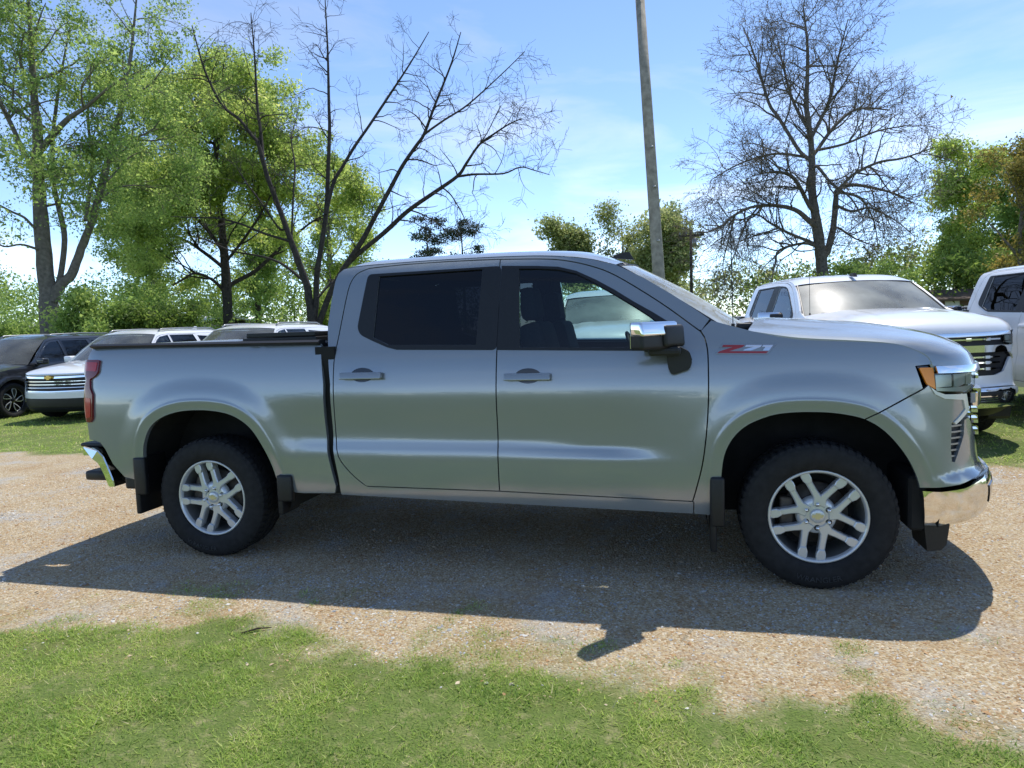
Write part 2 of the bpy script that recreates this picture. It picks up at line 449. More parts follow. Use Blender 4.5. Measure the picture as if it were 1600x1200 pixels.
def dup(o, parent=None, swap=None):
    """copy of a thing with its parts and sub-parts; swap changes materials on the copy only"""
    c = o.copy(); C.objects.link(c); c.parent = parent
    if swap and c.type == 'MESH':
        for i, s in enumerate(c.material_slots):
            src = o.material_slots[i].material
            if src in swap:
                s.link = 'OBJECT'; s.material = swap[src]
    for ch in o.children: dup(ch, c, swap)
    return c
def text_mesh(txt, size, extrude, fn, mat, name, parent):
    """flat lettering bent on to a surface by fn(x, y, depth)"""
    cu = bpy.data.curves.new('lettering', 'FONT'); cu.body = txt; cu.size = size; cu.extrude = extrude; cu.align_x = 'CENTER'; cu.resolution_u = 2
    o = bpy.data.objects.new('lettering', cu); C.objects.link(o)
    dg = bpy.context.evaluated_depsgraph_get(); me = bpy.data.meshes.new_from_object(o.evaluated_get(dg))
    bpy.data.objects.remove(o)
    for v in me.vertices: v.co = fn(v.co.x, v.co.y, v.co.z)
    me.materials.clear(); me.materials.append(mat); me.name = name
    return link(bpy.data.objects.new(name, me), parent)

# ------------------------------------------------------------------ ground: lawn, gravel drive, grass
def ground_z(x, y):
    return (.04+.0105*(max(-40, min(x, 30))-1.7))*sstep(2.0, 3.6, y)
def vnoise(x, y, sc_, seed=0, octv=3):
    """value noise in 0..1 for numpy arrays"""
    x = np.asarray(x, float)/sc_; y = np.asarray(y, float)/sc_; tot = np.zeros_like(x); amp = 1.0; nrm = 0.0
    for o in range(octv):
        xi = np.floor(x).astype(np.int64); yi = np.floor(y).astype(np.int64); fx = x-xi; fy = y-yi; fx = fx*fx*(3-2*fx); fy = fy*fy*(3-2*fy)
        def h(a, b):
            n = (a*374761393+b*668265263+(seed+o)*1442695041) & 0xffffffff; n = ((n ^ (n >> 13))*1274126177) & 0xffffffff
            return ((n ^ (n >> 16)) & 0xffff)/65535.0
        tot += amp*((h(xi, yi)*(1-fx)+h(xi+1, yi)*fx)*(1-fy)+(h(xi, yi+1)*(1-fx)+h(xi+1, yi+1)*fx)*fy); nrm += amp; amp *= .5; x = x*2.03+7; y = y*2.03+3
    return tot/nrm
def nstep(a, b, t):
    t = np.clip((t-a)/(b-a), 0, 1); return t*t*(3-2*t)
def grassy(x, y):
    n = vnoise(x, y, .55, 1)-.5; n2 = vnoise(x, y, .16, 5)-.5
    near = nstep(-1.92, -2.26, y+.75*n+.45*n2+.10*np.clip(x+1, -2, 3)*.5)
    far = nstep(2.0, 2.5, y+.9*n+.3*n2)
    g = np.maximum(near, far)
    tuft = nstep(.60, .72, vnoise(x, y, .30, 9))*nstep(-1.0, -1.6, y)*.55     # tufts creeping on to the gravel edge
    return np.clip(np.maximum(g, tuft), 0, 1)
def axis(a, b, st, far, grow):
    v = list(np.arange(a, b+1e-6, st)); s = st
    hi = [v[-1]]
    while hi[-1] < far: s *= grow; hi.append(hi[-1]+s)
    s = st; lo = [v[0]]
    while lo[-1] > -far: s *= grow; lo.append(lo[-1]-s)
    return np.array(lo[::-1][:-1]+v+hi[1:])
gx = axis(-9, 4, .07, 700, 1.12); gy = axis(-4.5, 3.4, .07, 700, 1.12)
GX, GY = np.meshgrid(gx, gy, indexing='ij'); gsh = GX.shape
gf = GX.ravel(); gh = GY.ravel()
gzv = (.04+.0105*(np.clip(gf, -40, 30)-1.7))*nstep(2.0, 3.6, gh)+(vnoise(gf, gh, .5, 3)-.5)*.012*(np.abs(gh) < 8)
gzv -= 6.0*nstep(200, 700, np.hypot(gf, gh))
ii = np.arange(gsh[0]*gsh[1]).reshape(gsh)
gq = np.stack([ii[:-1, :-1], ii[1:, :-1], ii[1:, 1:], ii[:-1, 1:]], -1).reshape(-1, 4)
def ground_material():
    m, N, L, b = material('lawn_and_gravel')
    t = N.new('ShaderNodeTexCoord')
    def noise(scale, det=6, rough=.6, vec=None):
        n = N.new('ShaderNodeTexNoise'); n.inputs['Scale'].default_value = scale; n.inputs['Detail'].default_value = det; n.inputs['Roughness'].default_value = rough
        L.new(t.outputs['Object'], n.inputs['Vector']); return n
    def ramp(src, *st):
        r = N.new('ShaderNodeValToRGB'); e = r.color_ramp.elements
        while len(e) < len(st): e.new(.5)
        for q, (p, c) in zip(e, st): q.position = p; q.color = c+(1,)
        L.new(src, r.inputs[0]); return r
    def mixc(f, a, b_):
        x = N.new('ShaderNodeMixRGB')
        if isinstance(f, float): x.inputs[0].default_value = f
        else: L.new(f, x.inputs[0])
        L.new(a, x.inputs[1]); L.new(b_, x.inputs[2]); return x
    # gravel: small voronoi stones of several colours over sandy dirt
    v = N.new('ShaderNodeTexVoronoi'); v.inputs['Scale'].default_value = 95; L.new(t.outputs['Object'], v.inputs['Vector'])
    sep = N.new('ShaderNodeSeparateColor'); L.new(v.outputs['Color'], sep.inputs[0])
    stone = ramp(sep.outputs[0], (0, (.22, .135, .06)), (.2, (.41, .32, .19)), (.45, (.52, .44, .29)), (.62, (.33, .20, .09)), (.8, (.43, .39, .31)), (1, (.68, .62, .48)))
    dirt = ramp(noise(3.0, 8).outputs['Fac'], (.3, (.40, .295, .16)), (.6, (.47, .38, .235)), (.8, (.51, .44, .30)))
    gmix = mixc(.75, dirt.outputs[0], stone.outputs[0])
    grey = ramp(noise(1.9, 6, .7).outputs['Fac'], (.52, (0, 0, 0)), (.68, (.75, .75, .75)))
    gstone = ramp(sep.outputs[1], (0, (.26, .26, .25)), (.5, (.39, .385, .36)), (1, (.53, .52, .47)))
    rust = ramp(noise(1.7, 6, .7).outputs['Fac'], (.45, (0, 0, 0)), (.72, (.6, .6, .6)))
    rc = N.new('ShaderNodeMixRGB'); rc.blend_type = 'MULTIPLY'; L.new(rust.outputs[0], rc.inputs[0]); L.new(gmix.outputs[0], rc.inputs[1]); rc.inputs[2].default_value = (.78, .62, .45, 1); gmix = rc
    g2 = mixc(grey.outputs[0], gmix.outputs[0], gstone.outputs[0]); 
    # lawn floor
    lawn = ramp(noise(1.6, 8, .7).outputs['Fac'], (.28, (.15, .155, .05)), (.5, (.12, .17, .04)), (.72, (.25, .24, .10)))
    straw = ramp(noise(14, 6, .7).outputs['Fac'], (.52, (0, 0, 0)), (.75, (.7, .7, .7)))
    strawc = N.new('ShaderNodeRGB'); strawc.outputs[0].default_value = (.40, .34, .19, 1)
    lawn2 = mixc(straw.outputs[0], lawn.outputs[0], strawc.outputs[0])
    at = N.new('ShaderNodeAttribute'); at.attribute_name = 'grassy'
    gm = N.new('ShaderNodeMath'); gm.operation = 'POWER'; gm.inputs[1].default_value = 1.8; L.new(at.outputs['Fac'], gm.inputs[0])
    fin = mixc(gm.outputs[0], g2.outputs[0], lawn2.outputs[0])
    L.new(fin.outputs[0], b.inputs['Base Color']); setp(b, Roughness=.95, Specular_IOR_Level=.2)
    bp = N.new('ShaderNodeBump'); bp.inputs['Strength'].default_value = .9; bp.inputs['Distance'].default_value = .008
    vm = N.new('ShaderNodeMath'); vm.operation = 'SUBTRACT'; vm.inputs[0].default_value = 1.0; L.new(v.outputs['Distance'], vm.inputs[1])
    L.new(vm.outputs[0], bp.inputs['Height']); L.new(bp.outputs[0], b.inputs['Normal'])
    return m
GROUND_MAT = ground_material()
gob = fast_mesh('ground', np.stack([gf, gh, gzv], 1), gq, 4, GROUND_MAT, None, True)
at_ = gob.data.attributes.new('grassy', 'FLOAT', 'POINT'); at_.data.foreach_set('value', grassy(gf, gh).astype(np.float32))
tag(gob, 'lawn with a tan gravel drive across it', 'ground', kind='structure')

def leaf_material(name, stops, trans=.35, rough=.55):
    """thin foliage: tinted per leaf, lets sunlight through"""
    m, N, L, b = material(name)
    a = N.new('ShaderNodeAttribute'); a.attribute_name = 'tint'
    r = N.new('ShaderNodeValToRGB'); e = r.color_ramp.elements
    while len(e) < len(stops): e.new(.5)
    for q, (p, c) in zip(e, stops): q.position = p; q.color = c+(1,)
    L.new(a.outputs['Fac'], r.inputs[0]); L.new(r.outputs[0], b.inputs['Base Color']); setp(b, Roughness=rough, Specular_IOR_Level=.3)
    t = N.new('ShaderNodeBsdfTranslucent'); hs = N.new('ShaderNodeHueSaturation'); hs.inputs['Saturation'].default_value = 1.0; hs.inputs['Value'].default_value = 1.6
    L.new(r.outputs[0], hs.inputs['Color']); L.new(hs.outputs[0], t.inputs[0])
    mx = N.new('ShaderNodeMixShader'); mx.inputs[0].default_value = trans
    o = N['Material Output']; L.new(b.outputs[0], mx.inputs[1]); L.new(t.outputs[0], mx.inputs[2]); L.new(mx.outputs[0], o.inputs['Surface'])
    return m
BLADE = leaf_material('grass_blade', [(0, (.13, .22, .04)), (.4, (.31, .43, .085)), (.75, (.49, .57, .15)), (.9, (.61, .58, .25)), (1, (.66, .58, .34))], .45)
nrg = np.random.default_rng(7)
def blades(name, label, x0, x1, y0, y1, n, ln, wd, seed):
    g = np.random.default_rng(seed)
    x = g.uniform(x0, x1, n); y = g.uniform(y0, y1, n); k = grassy(x, y)
    dens = .14+.86*nstep(.33, .62, vnoise(x, y, .20, 21))
    keep = g.random(n) < (k**1.3)*dens; x = x[keep]; y = y[keep]; k = k[keep]; n = len(x)
    z = (.04+.0105*(np.clip(x, -40, 30)-1.7))*nstep(2.0, 3.6, y)+(vnoise(x, y, .5, 3)-.5)*.012
    a = g.uniform(0, 2*np.pi, n); l = ln*g.lognormal(0, .35, n)*(.45+.55*k)*(.6+.8*vnoise(x, y, .35, 31)); w = wd*g.uniform(.6, 1.3, n)
    le = g.uniform(.45, 1.5, n); b = a+g.uniform(-.6, .6, n)
    cx, sx = np.cos(a), np.sin(a)
    p = np.stack([x, y, z-.004], 1); side = np.stack([-sx, cx, 0*x], 1)*w[:, None]
    tip = p+np.stack([np.cos(b)*l*le, np.sin(b)*l*le, l*(1.0-.5*le)], 1)
    V = np.stack([p-side*1.15, p+side*1.15, tip], 1).reshape(-1, 3); F = np.arange(n*3).reshape(-1, 3)
    tn = np.clip(-.01+.85*vnoise(x, y, .33, 41, 4)+g.normal(0, .17, n)+.45*(g.random(n) < .09), 0, 1)
    o = fast_mesh(name, V, F, 3, BLADE, None, False, tn)
    return tag(o, label, 'grass', kind='stuff')
blades('grass', 'short patchy green grass in front of the gravel drive', -8.5, 4.2, -3.7, -1.35, 760000, .024, .0024, 1)
blades('grass', 'mown green grass under and between the parked vehicles', -19, 8, 2.0, 7.5, 200000, .036, .006, 2)

def stones():
    g = np.random.default_rng(11); n = 135000
    x = g.uniform(-7.5, 3.2, n); y = g.uniform(-2.3, 2.4, n)
    keep = g.random(n) < (1-.9*grassy(x, y))*(.45+.55*nstep(.35, .6, vnoise(x, y, .5, 61))); x = x[keep]; y = y[keep]; n = len(x)
    r = np.clip(.0042*g.lognormal(0, .42, n), .0022, .013)
    base = np.array([(1, 0, 0), (0, 1, 0), (-1, 0, 0), (0, -1, 0), (0, 0, 1), (0, 0, -1)], float)
    V = base[None]*(1+g.uniform(-.3, .3, (n, 6, 1))); V *= (np.stack([g.uniform(.8, 1.5, n), g.uniform(.7, 1.1, n), g.uniform(.45, .8, n)], 1)*r[:, None])[:, None, :]
    a = g.uniform(0, 6.28, n); c, s = np.cos(a)[:, None], np.sin(a)[:, None]; tl = g.uniform(-.4, .4, (n, 1))
    X = V[..., 0]*c-V[..., 1]*s; Y = V[..., 0]*s+V[..., 1]*c; Z = V[..., 2]+X*tl
    z0 = (vnoise(x, y, .5, 3)-.5)*.012+(.04+.0105*(x-1.7))*nstep(2.0, 3.6, y)
    P = np.stack([X+x[:, None], Y+y[:, None], Z+(z0+r*.12)[:, None]], -1).reshape(-1, 3)
    f = np.array([(0, 1, 4), (1, 2, 4), (2, 3, 4), (3, 0, 4)])
    F = (np.arange(n)[:, None, None]*6+f[None]).reshape(-1, 3)
    grey = nstep(.52, .68, vnoise(x, y, .45, 71)); tn = np.where(g.random(n) < .16+.6*grey, g.uniform(.6, 1, n), g.uniform(0, .58, n))
    m, N, L, b = material('gravel_stone')
    at = N.new('ShaderNodeAttribute'); at.attribute_name = 'tint'; rr = N.new('ShaderNodeValToRGB'); e = rr.color_ramp.elements
    st = [(0, (.25, .135, .06)), (.15, (.42, .25, .11)), (.3, (.53, .41, .25)), (.45, (.60, .50, .35)), (.58, (.46, .35, .21)), (.62, (.27, .28, .29)), (.8, (.43, .44, .43)), (1, (.66, .64, .57))]
    while len(e) < len(st): e.new(.5)
    for q, (p, cc) in zip(e, st): q.position = p; q.color = cc+(1,)
    L.new(at.outputs['Fac'], rr.inputs[0]); L.new(rr.outputs[0], b.inputs['Base Color']); setp(b, Roughness=.8)
    tag(fast_mesh('gravel', P, F, 3, m, None, False, np.repeat(tn, 4)), 'loose tan and grey gravel stones on the drive', 'gravel', kind='stuff')
stones()
tw = bmesh.new(); tube(tw, [(-2.83, -1.98, .008), (-2.77, -1.93, .014), (-2.71, -1.90, .010)], [.003, .005, .002], 6)
tag(bobj('twig', tw, simple('dead_twig', (.05, .035, .02), .9)), 'small dark dead twig lying at the edge of the grass', 'twig')

# ------------------------------------------------------------------ wheels
def arc_poly(path, widths):
    """ribbon polygon round a path"""
    Lf, Rr = [], []
    for i, p in enumerate(path):
        a = Vector(path[max(i-1, 0)]); b = Vector(path[min(i+1, len(path)-1)]); t = (b-a).normalized(); n = Vector((-t.y, t.x))
        Lf.append((p[0]+n.x*widths[i], p[1]+n.y*widths[i])); Rr.append((p[0]-n.x*widths[i], p[1]-n.y*widths[i]))
    return Lf+Rr[::-1]
def pol(r, deg): return (r*math.cos(R(deg)), r*math.sin(R(deg)))
BOWTIE = [(-.5, -.02), (-.44, .17), (-.19, .17), (-.19, .32), (.22, .32), (.22, .17), (.52, .17), (.44, -.12), (.19, -.12), (.19, -.28), (-.22, -.28), (-.22, -.12), (-.5, -.12)]
def make_tyre(parent, rr=.252, R0=.400, hw=.135, lettering=True):
    k = R0/.4
    prof = [(rr-.004, -hw+.035), (rr+.004, -hw+.026), (rr+.010, -hw+.016), (rr+.030, -hw+.003), (rr+.05, -hw), (rr+.07, -hw-.002), (rr+.10, -hw+.003), (R0-.024, -hw+.010), (R0-.016, -hw+.017),
            (R0-.010, -hw+.022), (R0-.007, -hw+.035), (R0-.005, -.05), (R0-.004, 0), (R0-.005, .05), (R0-.007, hw-.035), (R0-.010, hw-.022), (R0-.02, hw-.014), (rr+.09, hw), (rr+.03, hw-.005), (rr-.004, hw-.035)]
    t = bobj('tyre', lathe(prof, 72), RUBBER, parent, True)
    bm = bmesh.new(); rng = random.Random(4)
    n = 56
    for row, (y0, y1, ph) in enumerate(((-hw+.008, -.078, 0), (-.07, -.015, .5), (.015, .07, 0), (.078, hw-.008, .5))):
        for i in range(n):
            a0 = 2*math.pi*(i+ph)/n; a1 = a0+2*math.pi/n*(.62 if row in (0, 3) else .74); sk = .04 if row in (1, 2) else 0
            top, bot = R0+.002, R0-.02
            if row == 0: yy = ((y0, bot-.004), (y0+.014, top-.008), (y1, top))
            elif row == 3: yy = ((y1, bot-.004), (y1-.014, top-.008), (y0, top))
            else: yy = ((y0, top-.001), ((y0+y1)/2, top), (y1, top-.001))
            A = [bm.verts.new((r*math.cos(a0+sk*q), y, r*math.sin(a0+sk*q))) for q, (y, r) in enumerate(yy)]
            B = [bm.verts.new((r*math.cos(a1+sk*q), y, r*math.sin(a1+sk*q))) for q, (y, r) in enumerate(yy)]
            A0 = [bm.verts.new((bot*math.cos(a0+sk*q), y, bot*math.sin(a0+sk*q))) for q, (y, r) in enumerate(yy)]
            B0 = [bm.verts.new((bot*math.cos(a1+sk*q), y, bot*math.sin(a1+sk*q))) for q, (y, r) in enumerate(yy)]
            for q in range(2):
                bm.faces.new((A[q], A[q+1], B[q+1], B[q])); bm.faces.new((A0[q], A0[q+1], A[q+1], A[q])); bm.faces.new((B[q], B[q+1], B0[q+1], B0[q]))
    bmesh.ops.recalc_face_normals(bm, faces=list(bm.faces))
    tag(bobj('tread_blocks', bm, RUBBER, parent), kind='stuff')
    if lettering:
        for txt, mid, sgn in (('WRANGLER', -90, 1),):
            def fn(x, y, d, mid=mid):
                a = R(mid)+(x/.335 if mid < 0 else -x/.335); r = .318+(y if mid > 0 else y)*1.0
                if mid < 0: r = .352-y
                return (r*math.cos(a), -.1385-d+(.002 if abs(r-.335) > .016 else 0), r*math.sin(a))
            text_mesh(txt, .042, .0015, fn, RUBBER_TEXT, 'tyre_lettering', parent)
def make_wheel(parent, spin):
    w = bpy.data.objects.new('wheel', None); w.empty_display_size = .1; link(w, parent)
    make_tyre(w)
    rim = [(.254, -.103), (.255, -.110), (.251, -.1145), (.243, -.113), (.238, -.104), (.234, -.088)]
    bobj('rim', lathe(rim, 72), SILVER, w, True)
    bobj('rim_barrel', lathe([(.234, -.088), (.224, -.05), (.212, .0), (.205, .09)], 72), SILVER_DARK, w, True)  # barrel colour darkened to paint in shade behind the spokes
    for k in range(5):
        ph = 82+72*k+spin; bm = bmesh.new()
        for s in (-1, 1):
            A, B_ = Vector(pol(.104, ph+s*8.5)), Vector(pol(.246, ph+s*25.2)); ln = lambda t: tuple(A.lerp(B_, t))
            merge_bm(bm, prism(None, arc_poly([pol(.055, ph+s*7), ln(0), ln(.25), ln(.97)], [.026, .0205, .0172, .0178]), 'y', -.046, -.088, .0055, -.007))
            merge_bm(bm, prism(None, arc_poly([ln(.58), ln(.72), ln(.88), ln(1.0)], [.0150, .0235, .0240, .0185]), 'y', -.07, -.1015, .004, -.003))
        bobj('spoke', bm, SILVER, w)
    hub = [(.0, -.088), (.070, -.088), (.084, -.086), (.098, -.078), (.106, -.05)]
    bobj('hub', lathe(hub, 40), SILVER, w, True)
    cap = bobj('centre_cap', lathe([(.0, -.1015), (.030, -.101), (.0365, -.098), (.038, -.088)], 32), SILVER, w, True)
    bobj('emblem', prism(None, [(x*.056, z*.056) for x, z in BOWTIE], 'y', -.1, -.1035), GOLD_PALE, w)
    for k in range(6):
        x, z = pol(.066, 90+60*k+spin*.3); q = lathe([(.0, -.110), (.006, -.109), (.0092, -.104), (.0105, -.085)], 10)
        bmesh.ops.translate(q, verts=list(q.verts), vec=(x, 0, z)); nut = bobj('lug_nut', q, CHROME, w, True)
        q = lathe([(.0105, -.0888), (.0165, -.0888)], 12)
        bmesh.ops.translate(q, verts=list(q.verts), vec=(x, 0, z)); bobj('lug_well', q, BLACK, w)
    bobj('brake_disc', lathe([(.06, -.012), (.168, -.012), (.170, .012), (.06, .012)], 40), IRON, w, True)
    bobj('brake_caliper', rbox(-.185, -.11, -.045, .035, -.07, .09, .015), IRON, w, True)
    bobj('wheel_back', lathe([(.0, .05), (.21, .05)], 32), DARK, w)
    return w

# ------------------------------------------------------------------ pickup truck
def arch_pts(a, lo0, lo1, n=15, sx=1.0):
    """opening above the wheel, from the front foot over the top to the rear foot"""
    cx, cz, r = a
    return [(cx+r*sx*math.cos(t), cz+r*math.sin(t)) for t in [lo0+(lo1-lo0)*k/n for k in range(n+1)]]
door_top_front = [(-1.762, 1.874), (-1.49, 1.860), (-1.334, 1.837), (-1.181, 1.792), (-1.068, 1.740), (-.922, 1.647), (-.78, 1.547), (-.642, 1.438), (-.596, 1.402)]
door_fore = [(-.577, 1.372), (-.565, 1.323), (-.560, 1.25), (-.561, 1.05), (-.572, .873), (-.595, .69), (-.627, .553), (-.650, .469)]
door_rear_edge = [(-2.610, .510), (-2.705, .591), (-2.783, .698), (-2.801, .847), (-2.797, 1.05), (-2.798, 1.20), (-2.796, 1.322), (-2.784, 1.44), (-2.766, 1.641), (-2.749, 1.765), (-2.712, 1.832), (-2.64, 1.864)]
def off_path(pts, d):
    out = []
    for i, p in enumerate(pts):
        a = Vector(pts[max(i-1, 0)]); b = Vector(pts[min(i+1, len(pts)-1)]); t = (b-a).normalized()
        out.append((p[0]-t.y*d, p[1]+t.x*d))
    return out
def pickup(name, label, cat):
    root = thing(name, label, cat)
    sides = (('near', lambda d: d), ('far', mirror_data))
    B = lambda s, z: body(s, z)
    G = .0035
    # -- doors
    fd = catmull(door_top_front, 4)+catmull(door_fore, 4)+[(-1.7495, .500), (-1.7495, .985), (-1.7465, 1.283), (-1.7455, 1.45)]
    rd = catmull(door_rear_edge, 4)+catmull([(-2.618, 1.8665), (-2.4, 1.877), (-2.101, 1.880), (-1.768, 1.875)], 4)+[(-1.7525, 1.45), (-1.7535, 1.283), (-1.7565, .985), (-1.7565, .500)]
    fglass = [(-1.640, 1.812), (-1.52, 1.806), (-1.402, 1.794), (-1.293, 1.764), (-1.202, 1.716), (-1.067, 1.633), (-.955, 1.560), (-.872, 1.503), (-.80, 1.445), (-.80, 1.324), (-1.613, 1.343)]
    rglass = [(-2.553, 1.812), (-1.871, 1.822), (-1.880, 1.365), (-2.439, 1.379), (-2.551, 1.429)]
    fdlo = [(-1.7505, 1.836), (-1.654, 1.830), (-1.53, 1.823), (-1.402, 1.811), (-1.294, 1.781), (-1.179, 1.724), (-1.067, 1.658), (-.957, 1.585), (-.85, 1.520), (-.73, 1.44), (-.70, 1.39), (-.71, 1.302), (-1.7505, 1.333)]
    rdlo = fillet([(-2.632, 1.829), (-1.7525, 1.836), (-1.7525, 1.333), (-2.386, 1.350), (-2.455, 1.368), (-2.562, 1.412), (-2.640, 1.448), (-2.664, 1.492), (-2.658, 1.564)], .03)
    for sd, f in sides:
        for which, ol, gl, dlo, gm, hx in (('front', fd, fglass, fdlo, GLASS_CLEAR, -1.560), ('rear', rd, rglass, rdlo, GLASS_TINT, -2.605)):
            door = panel('door', f(panel_data(ol, B, [gl], fold=.03)), PAINT_GREY, root)
            panel('window_trim', f(panel_data(dlo, lambda s, z: body(s, z, push=.0035), [inset_poly(gl, .0)], .06, .03, .02)), BLACK, door)
            panel('window_glass', f(panel_data(inset_poly(gl, -.008), lambda s, z: body(s, z, push=-.008), (), .08, .05, .004)), gm, door)
            zh = 1.177 if which == 'front' else 1.199
            ell = [(hx+.078*math.cos(t), zh+.002+.044*math.sin(t)) for t in [2*math.pi*k/24 for k in range(24)]]
            panel('handle_cup_shade', f(panel_data(ell, lambda s, z: body(s, z, push=.0015), (), .03, .02, 0)), BLACK_GLOSS, door)  # flat dark ellipse painted in for the shaded recess behind the handle
            h = bmesh.new(); y0 = side_half(hx, zh)
            rbox(hx-.136, hx+.136, -(y0+.045), -(y0+.018), zh-.022, zh+.020, .009, 3, h)
            rbox(hx-.128, hx-.095, -(y0+.03), -(y0-.01), zh-.018, zh+.016, .006, 2, h); rbox(hx+.095, hx+.128, -(y0+.03), -(y0-.01), zh-.018, zh+.016, .006, 2, h)
            for v in h.verts:
                if v.co.y < -(y0+.02): v.co.y += .30*(v.co.z-zh)
            if sd == 'far':
                for v in h.verts: v.co.y *= -1
                bmesh.ops.reverse_faces(h, faces=list(h.faces))
            bobj('handle', h, PAINT_GREY, door, True)
            # inner trim of the door
            iz = [p for p in ((ol[0][0], 1.30), (ol[0][0], .52))]
            xs = (-.66, -1.745) if which == 'front' else (-1.765, -2.70)
            tr = [(xs[0], 1.30), (xs[1], 1.32), (xs[1], .53), (xs[0], .53)]
            panel('door_trim', f(panel_data(tr[::-1] if xs[0] > xs[1] else tr, lambda s, z: body(s, z, push=-.07), (), .12, .1, .02)), TRIM_IN, door)
    # -- cab frame: pillars, roof rail and rocker
    cs = [(-2.79, .447), (-2.795, .56), (-2.822, .745), (-2.823, .908), (-2.822, 1.149), (-2.850, 1.366), (-2.872, 1.507), (-2.868, 1.67), (-2.859, 1.794), (-2.845, 1.843), (-2.815, 1.872), (-2.75, 1.886), (-2.5, 1.894), (-2.2, 1.898),
          (-1.9, 1.897), (-1.6, 1.890), (-1.38, 1.874), (-1.2, 1.844), (-1.06, 1.803), (-.9, 1.718), (-.75, 1.620), (-.62, 1.527), (-.545, 1.470), (-.588, 1.412)]
    inner = [(p[0], p[1]) for p in off_path(catmull(door_top_front, 3), .007)][::-1]
    inner += [(-1.9, 1.8855), (-2.101, 1.887), (-2.4, 1.884), (-2.60, 1.875)]
    inner += off_path(catmull(door_rear_edge, 3), .007)[::-1]
    cs2 = cs+inner[1:-1]+[(-2.604, .5035), (-1.753, .4935), (-.652, .4625), (-.6455, .4625), (-.6455, .392)]
    for sd, f in sides:
        panel('cab_side', f(panel_data(cs2, B, (), fold=.03)), PAINT_GREY, root)
    # -- front fenders
    fa = [p for p in front_arch if p[0] < .214]
    fen = [(-.589, 1.408)]+off_path(catmull(door_fore, 4), .007)+[(-.6375, .4625), (-.6385, .392), (-.503, .384)]+fa+[(.214, .930), (.492, 1.083), (.459, 1.197)]+\
          catmull([(.540, 1.203), (.534, 1.225), (.510, 1.251), (.470, 1.273), (.393, 1.304), (.312, 1.316), (.185, 1.326), (-.105, 1.347), (-.322, 1.396)], 4)+[(-.44, 1.432), (-.535, 1.462)]
    for sd, f in sides:
        fe = panel('fender', f(panel_data(fen, B, (), fold=.03, rings=[np.array(front_arch)])), PAINT_GREY, root)
    # badge on each fender
    Zr = [(.02, .93), (.45, .93), (.43, .72), (.21, .30), (.97, .30), (.955, .10), (.0, .10), (.02, .28), (.24, .72), (.03, .72)]
    Z7 = [(.475, .93), (.785, .93), (.775, .72), (.63, .37), (.47, .37), (.50, .5), (.64, .74), (.475, .74)]
    Z1 = [(.805, .93), (1.0, .93), (.975, .37), (.855, .37), (.87, .74), (.805, .74)]
    bk = [(-.035, .0), (.0, .36), (.19, .66), (-.01, .66), (.01, 1.02), (1.04, 1.02), (.995, .0)]
    for sd, f in sides:
        far = sd == 'far'
        def bmap(push):
            def g(u, v):
                s = (-.511+.262*u+.030*v) if not far else (-.225-.262*u-.030*v)
                p = body(s, 1.280+.052*v-(.007*u if not far else .007*(1-u)), push=push)
                return (p[0], -p[1], p[2]) if far else p
            return g
        bd = panel('badge', panel_data(bk, bmap(.004), (), .2, .08, .004), SILVER_DARK, root)
        tag(bd, 'red and chrome letter badge')
        for pl, mt, nm in ((Zr, BADGE_RED, 'badge_letter'), (Z7, CHROME, 'badge_digit'), (Z1, CHROME, 'badge_digit')):
            panel(nm, panel_data(pl, bmap(.0065), (), .2, .08, .003), mt, bd)
    # -- hood
    gzc = hermite([0, .15, .39, .6, .8, .91, .97, 1], [0, .03, .10, .20, .385, .565, .76, 1]); gze = hermite([0, .29, .6, .74, .83, .92, .965, .99, 1], [0, .22, .33, .39, .46, .62, .73, .87, 1])
    def hood(u, v):
        q = 2*v-1; a = abs(q); w = 1-a**2.2
        ed = .935
        if a > .999: a = 1.0
        sF = .548+(S_MID-.548)*(1-a)**.95
        pf = body(min(sF, S_MID), 1.196-.03*w, push=.012*w)
        xr = -.345+.10*w; yr = .895*a; zr = 1.400+.068*w**.8
        t = u**.8
        t = 1-(1-u)**1.35
        x = xr+(pf[0]-xr)*t
        g = gze(t)*(1-w)+gzc(t)*w
        z = zr+(pf[2]-zr)*g
        yb = -pf[1]; ye = yr+(yb-yr)*t
        # side edge follows the fender top
        if a > .9:
            k = (a-.9)/.1; yy = side_half(min(x, .1), z) if x < .1 else -body(x if x < .5 else .5+(x-.5)*1.02, z)[1]
            ye = ye*(1-k)+min(ye, yy)*k
        bul = .016*(sstep(.40, .47, a)*(1-sstep(.60, .72, a)))*(1-t)**.6*sstep(0, .06, u)
        return (x, math.copysign(ye, q), z+bul)
    grid_obj('hood', hood, 46, 56, PAINT_GREY, root, thick=.03)
    # -- roof
    ztop = hermite([-2.86, -2.82, -2.75, -2.5, -2.2, -1.9, -1.6, -1.38, -1.2, -1.06], [1.825, 1.862, 1.886, 1.894, 1.898, 1.897, 1.890, 1.874, 1.844, 1.803])
    def roof(u, v):
        q = 2*v-1; a = abs(q)
        xr = -2.862-.02*(1-a*a); xf = -1.06+.085*(1-a*a)
        x = xr+(xf-xr)*u
        xe = -2.862+(1.802)*u
        ze = ztop(xe); ye = cab_prof(ze)
        cr = .043*(1-a**7)*(1-.55*sstep(.86, 1., u))*sstep(0, .1, u)+.012*(1-a*a)+.004
        return (x, q*(ye+.0015), ze-.002+cr-.02*(1-sstep(0, .05, u)))
    grid_obj('roof', roof, 40, 36, PAINT_GREY, root)
    fin = [(-1.16, 1.91), (-1.11, 1.935), (-1.06, 1.944), (-1.03, 1.942), (-1.00, 1.89)]
    bobj('roof_antenna', prism(None, [(x, z) for x, z in fin], 'y', -.022, .022), BLACK, root)
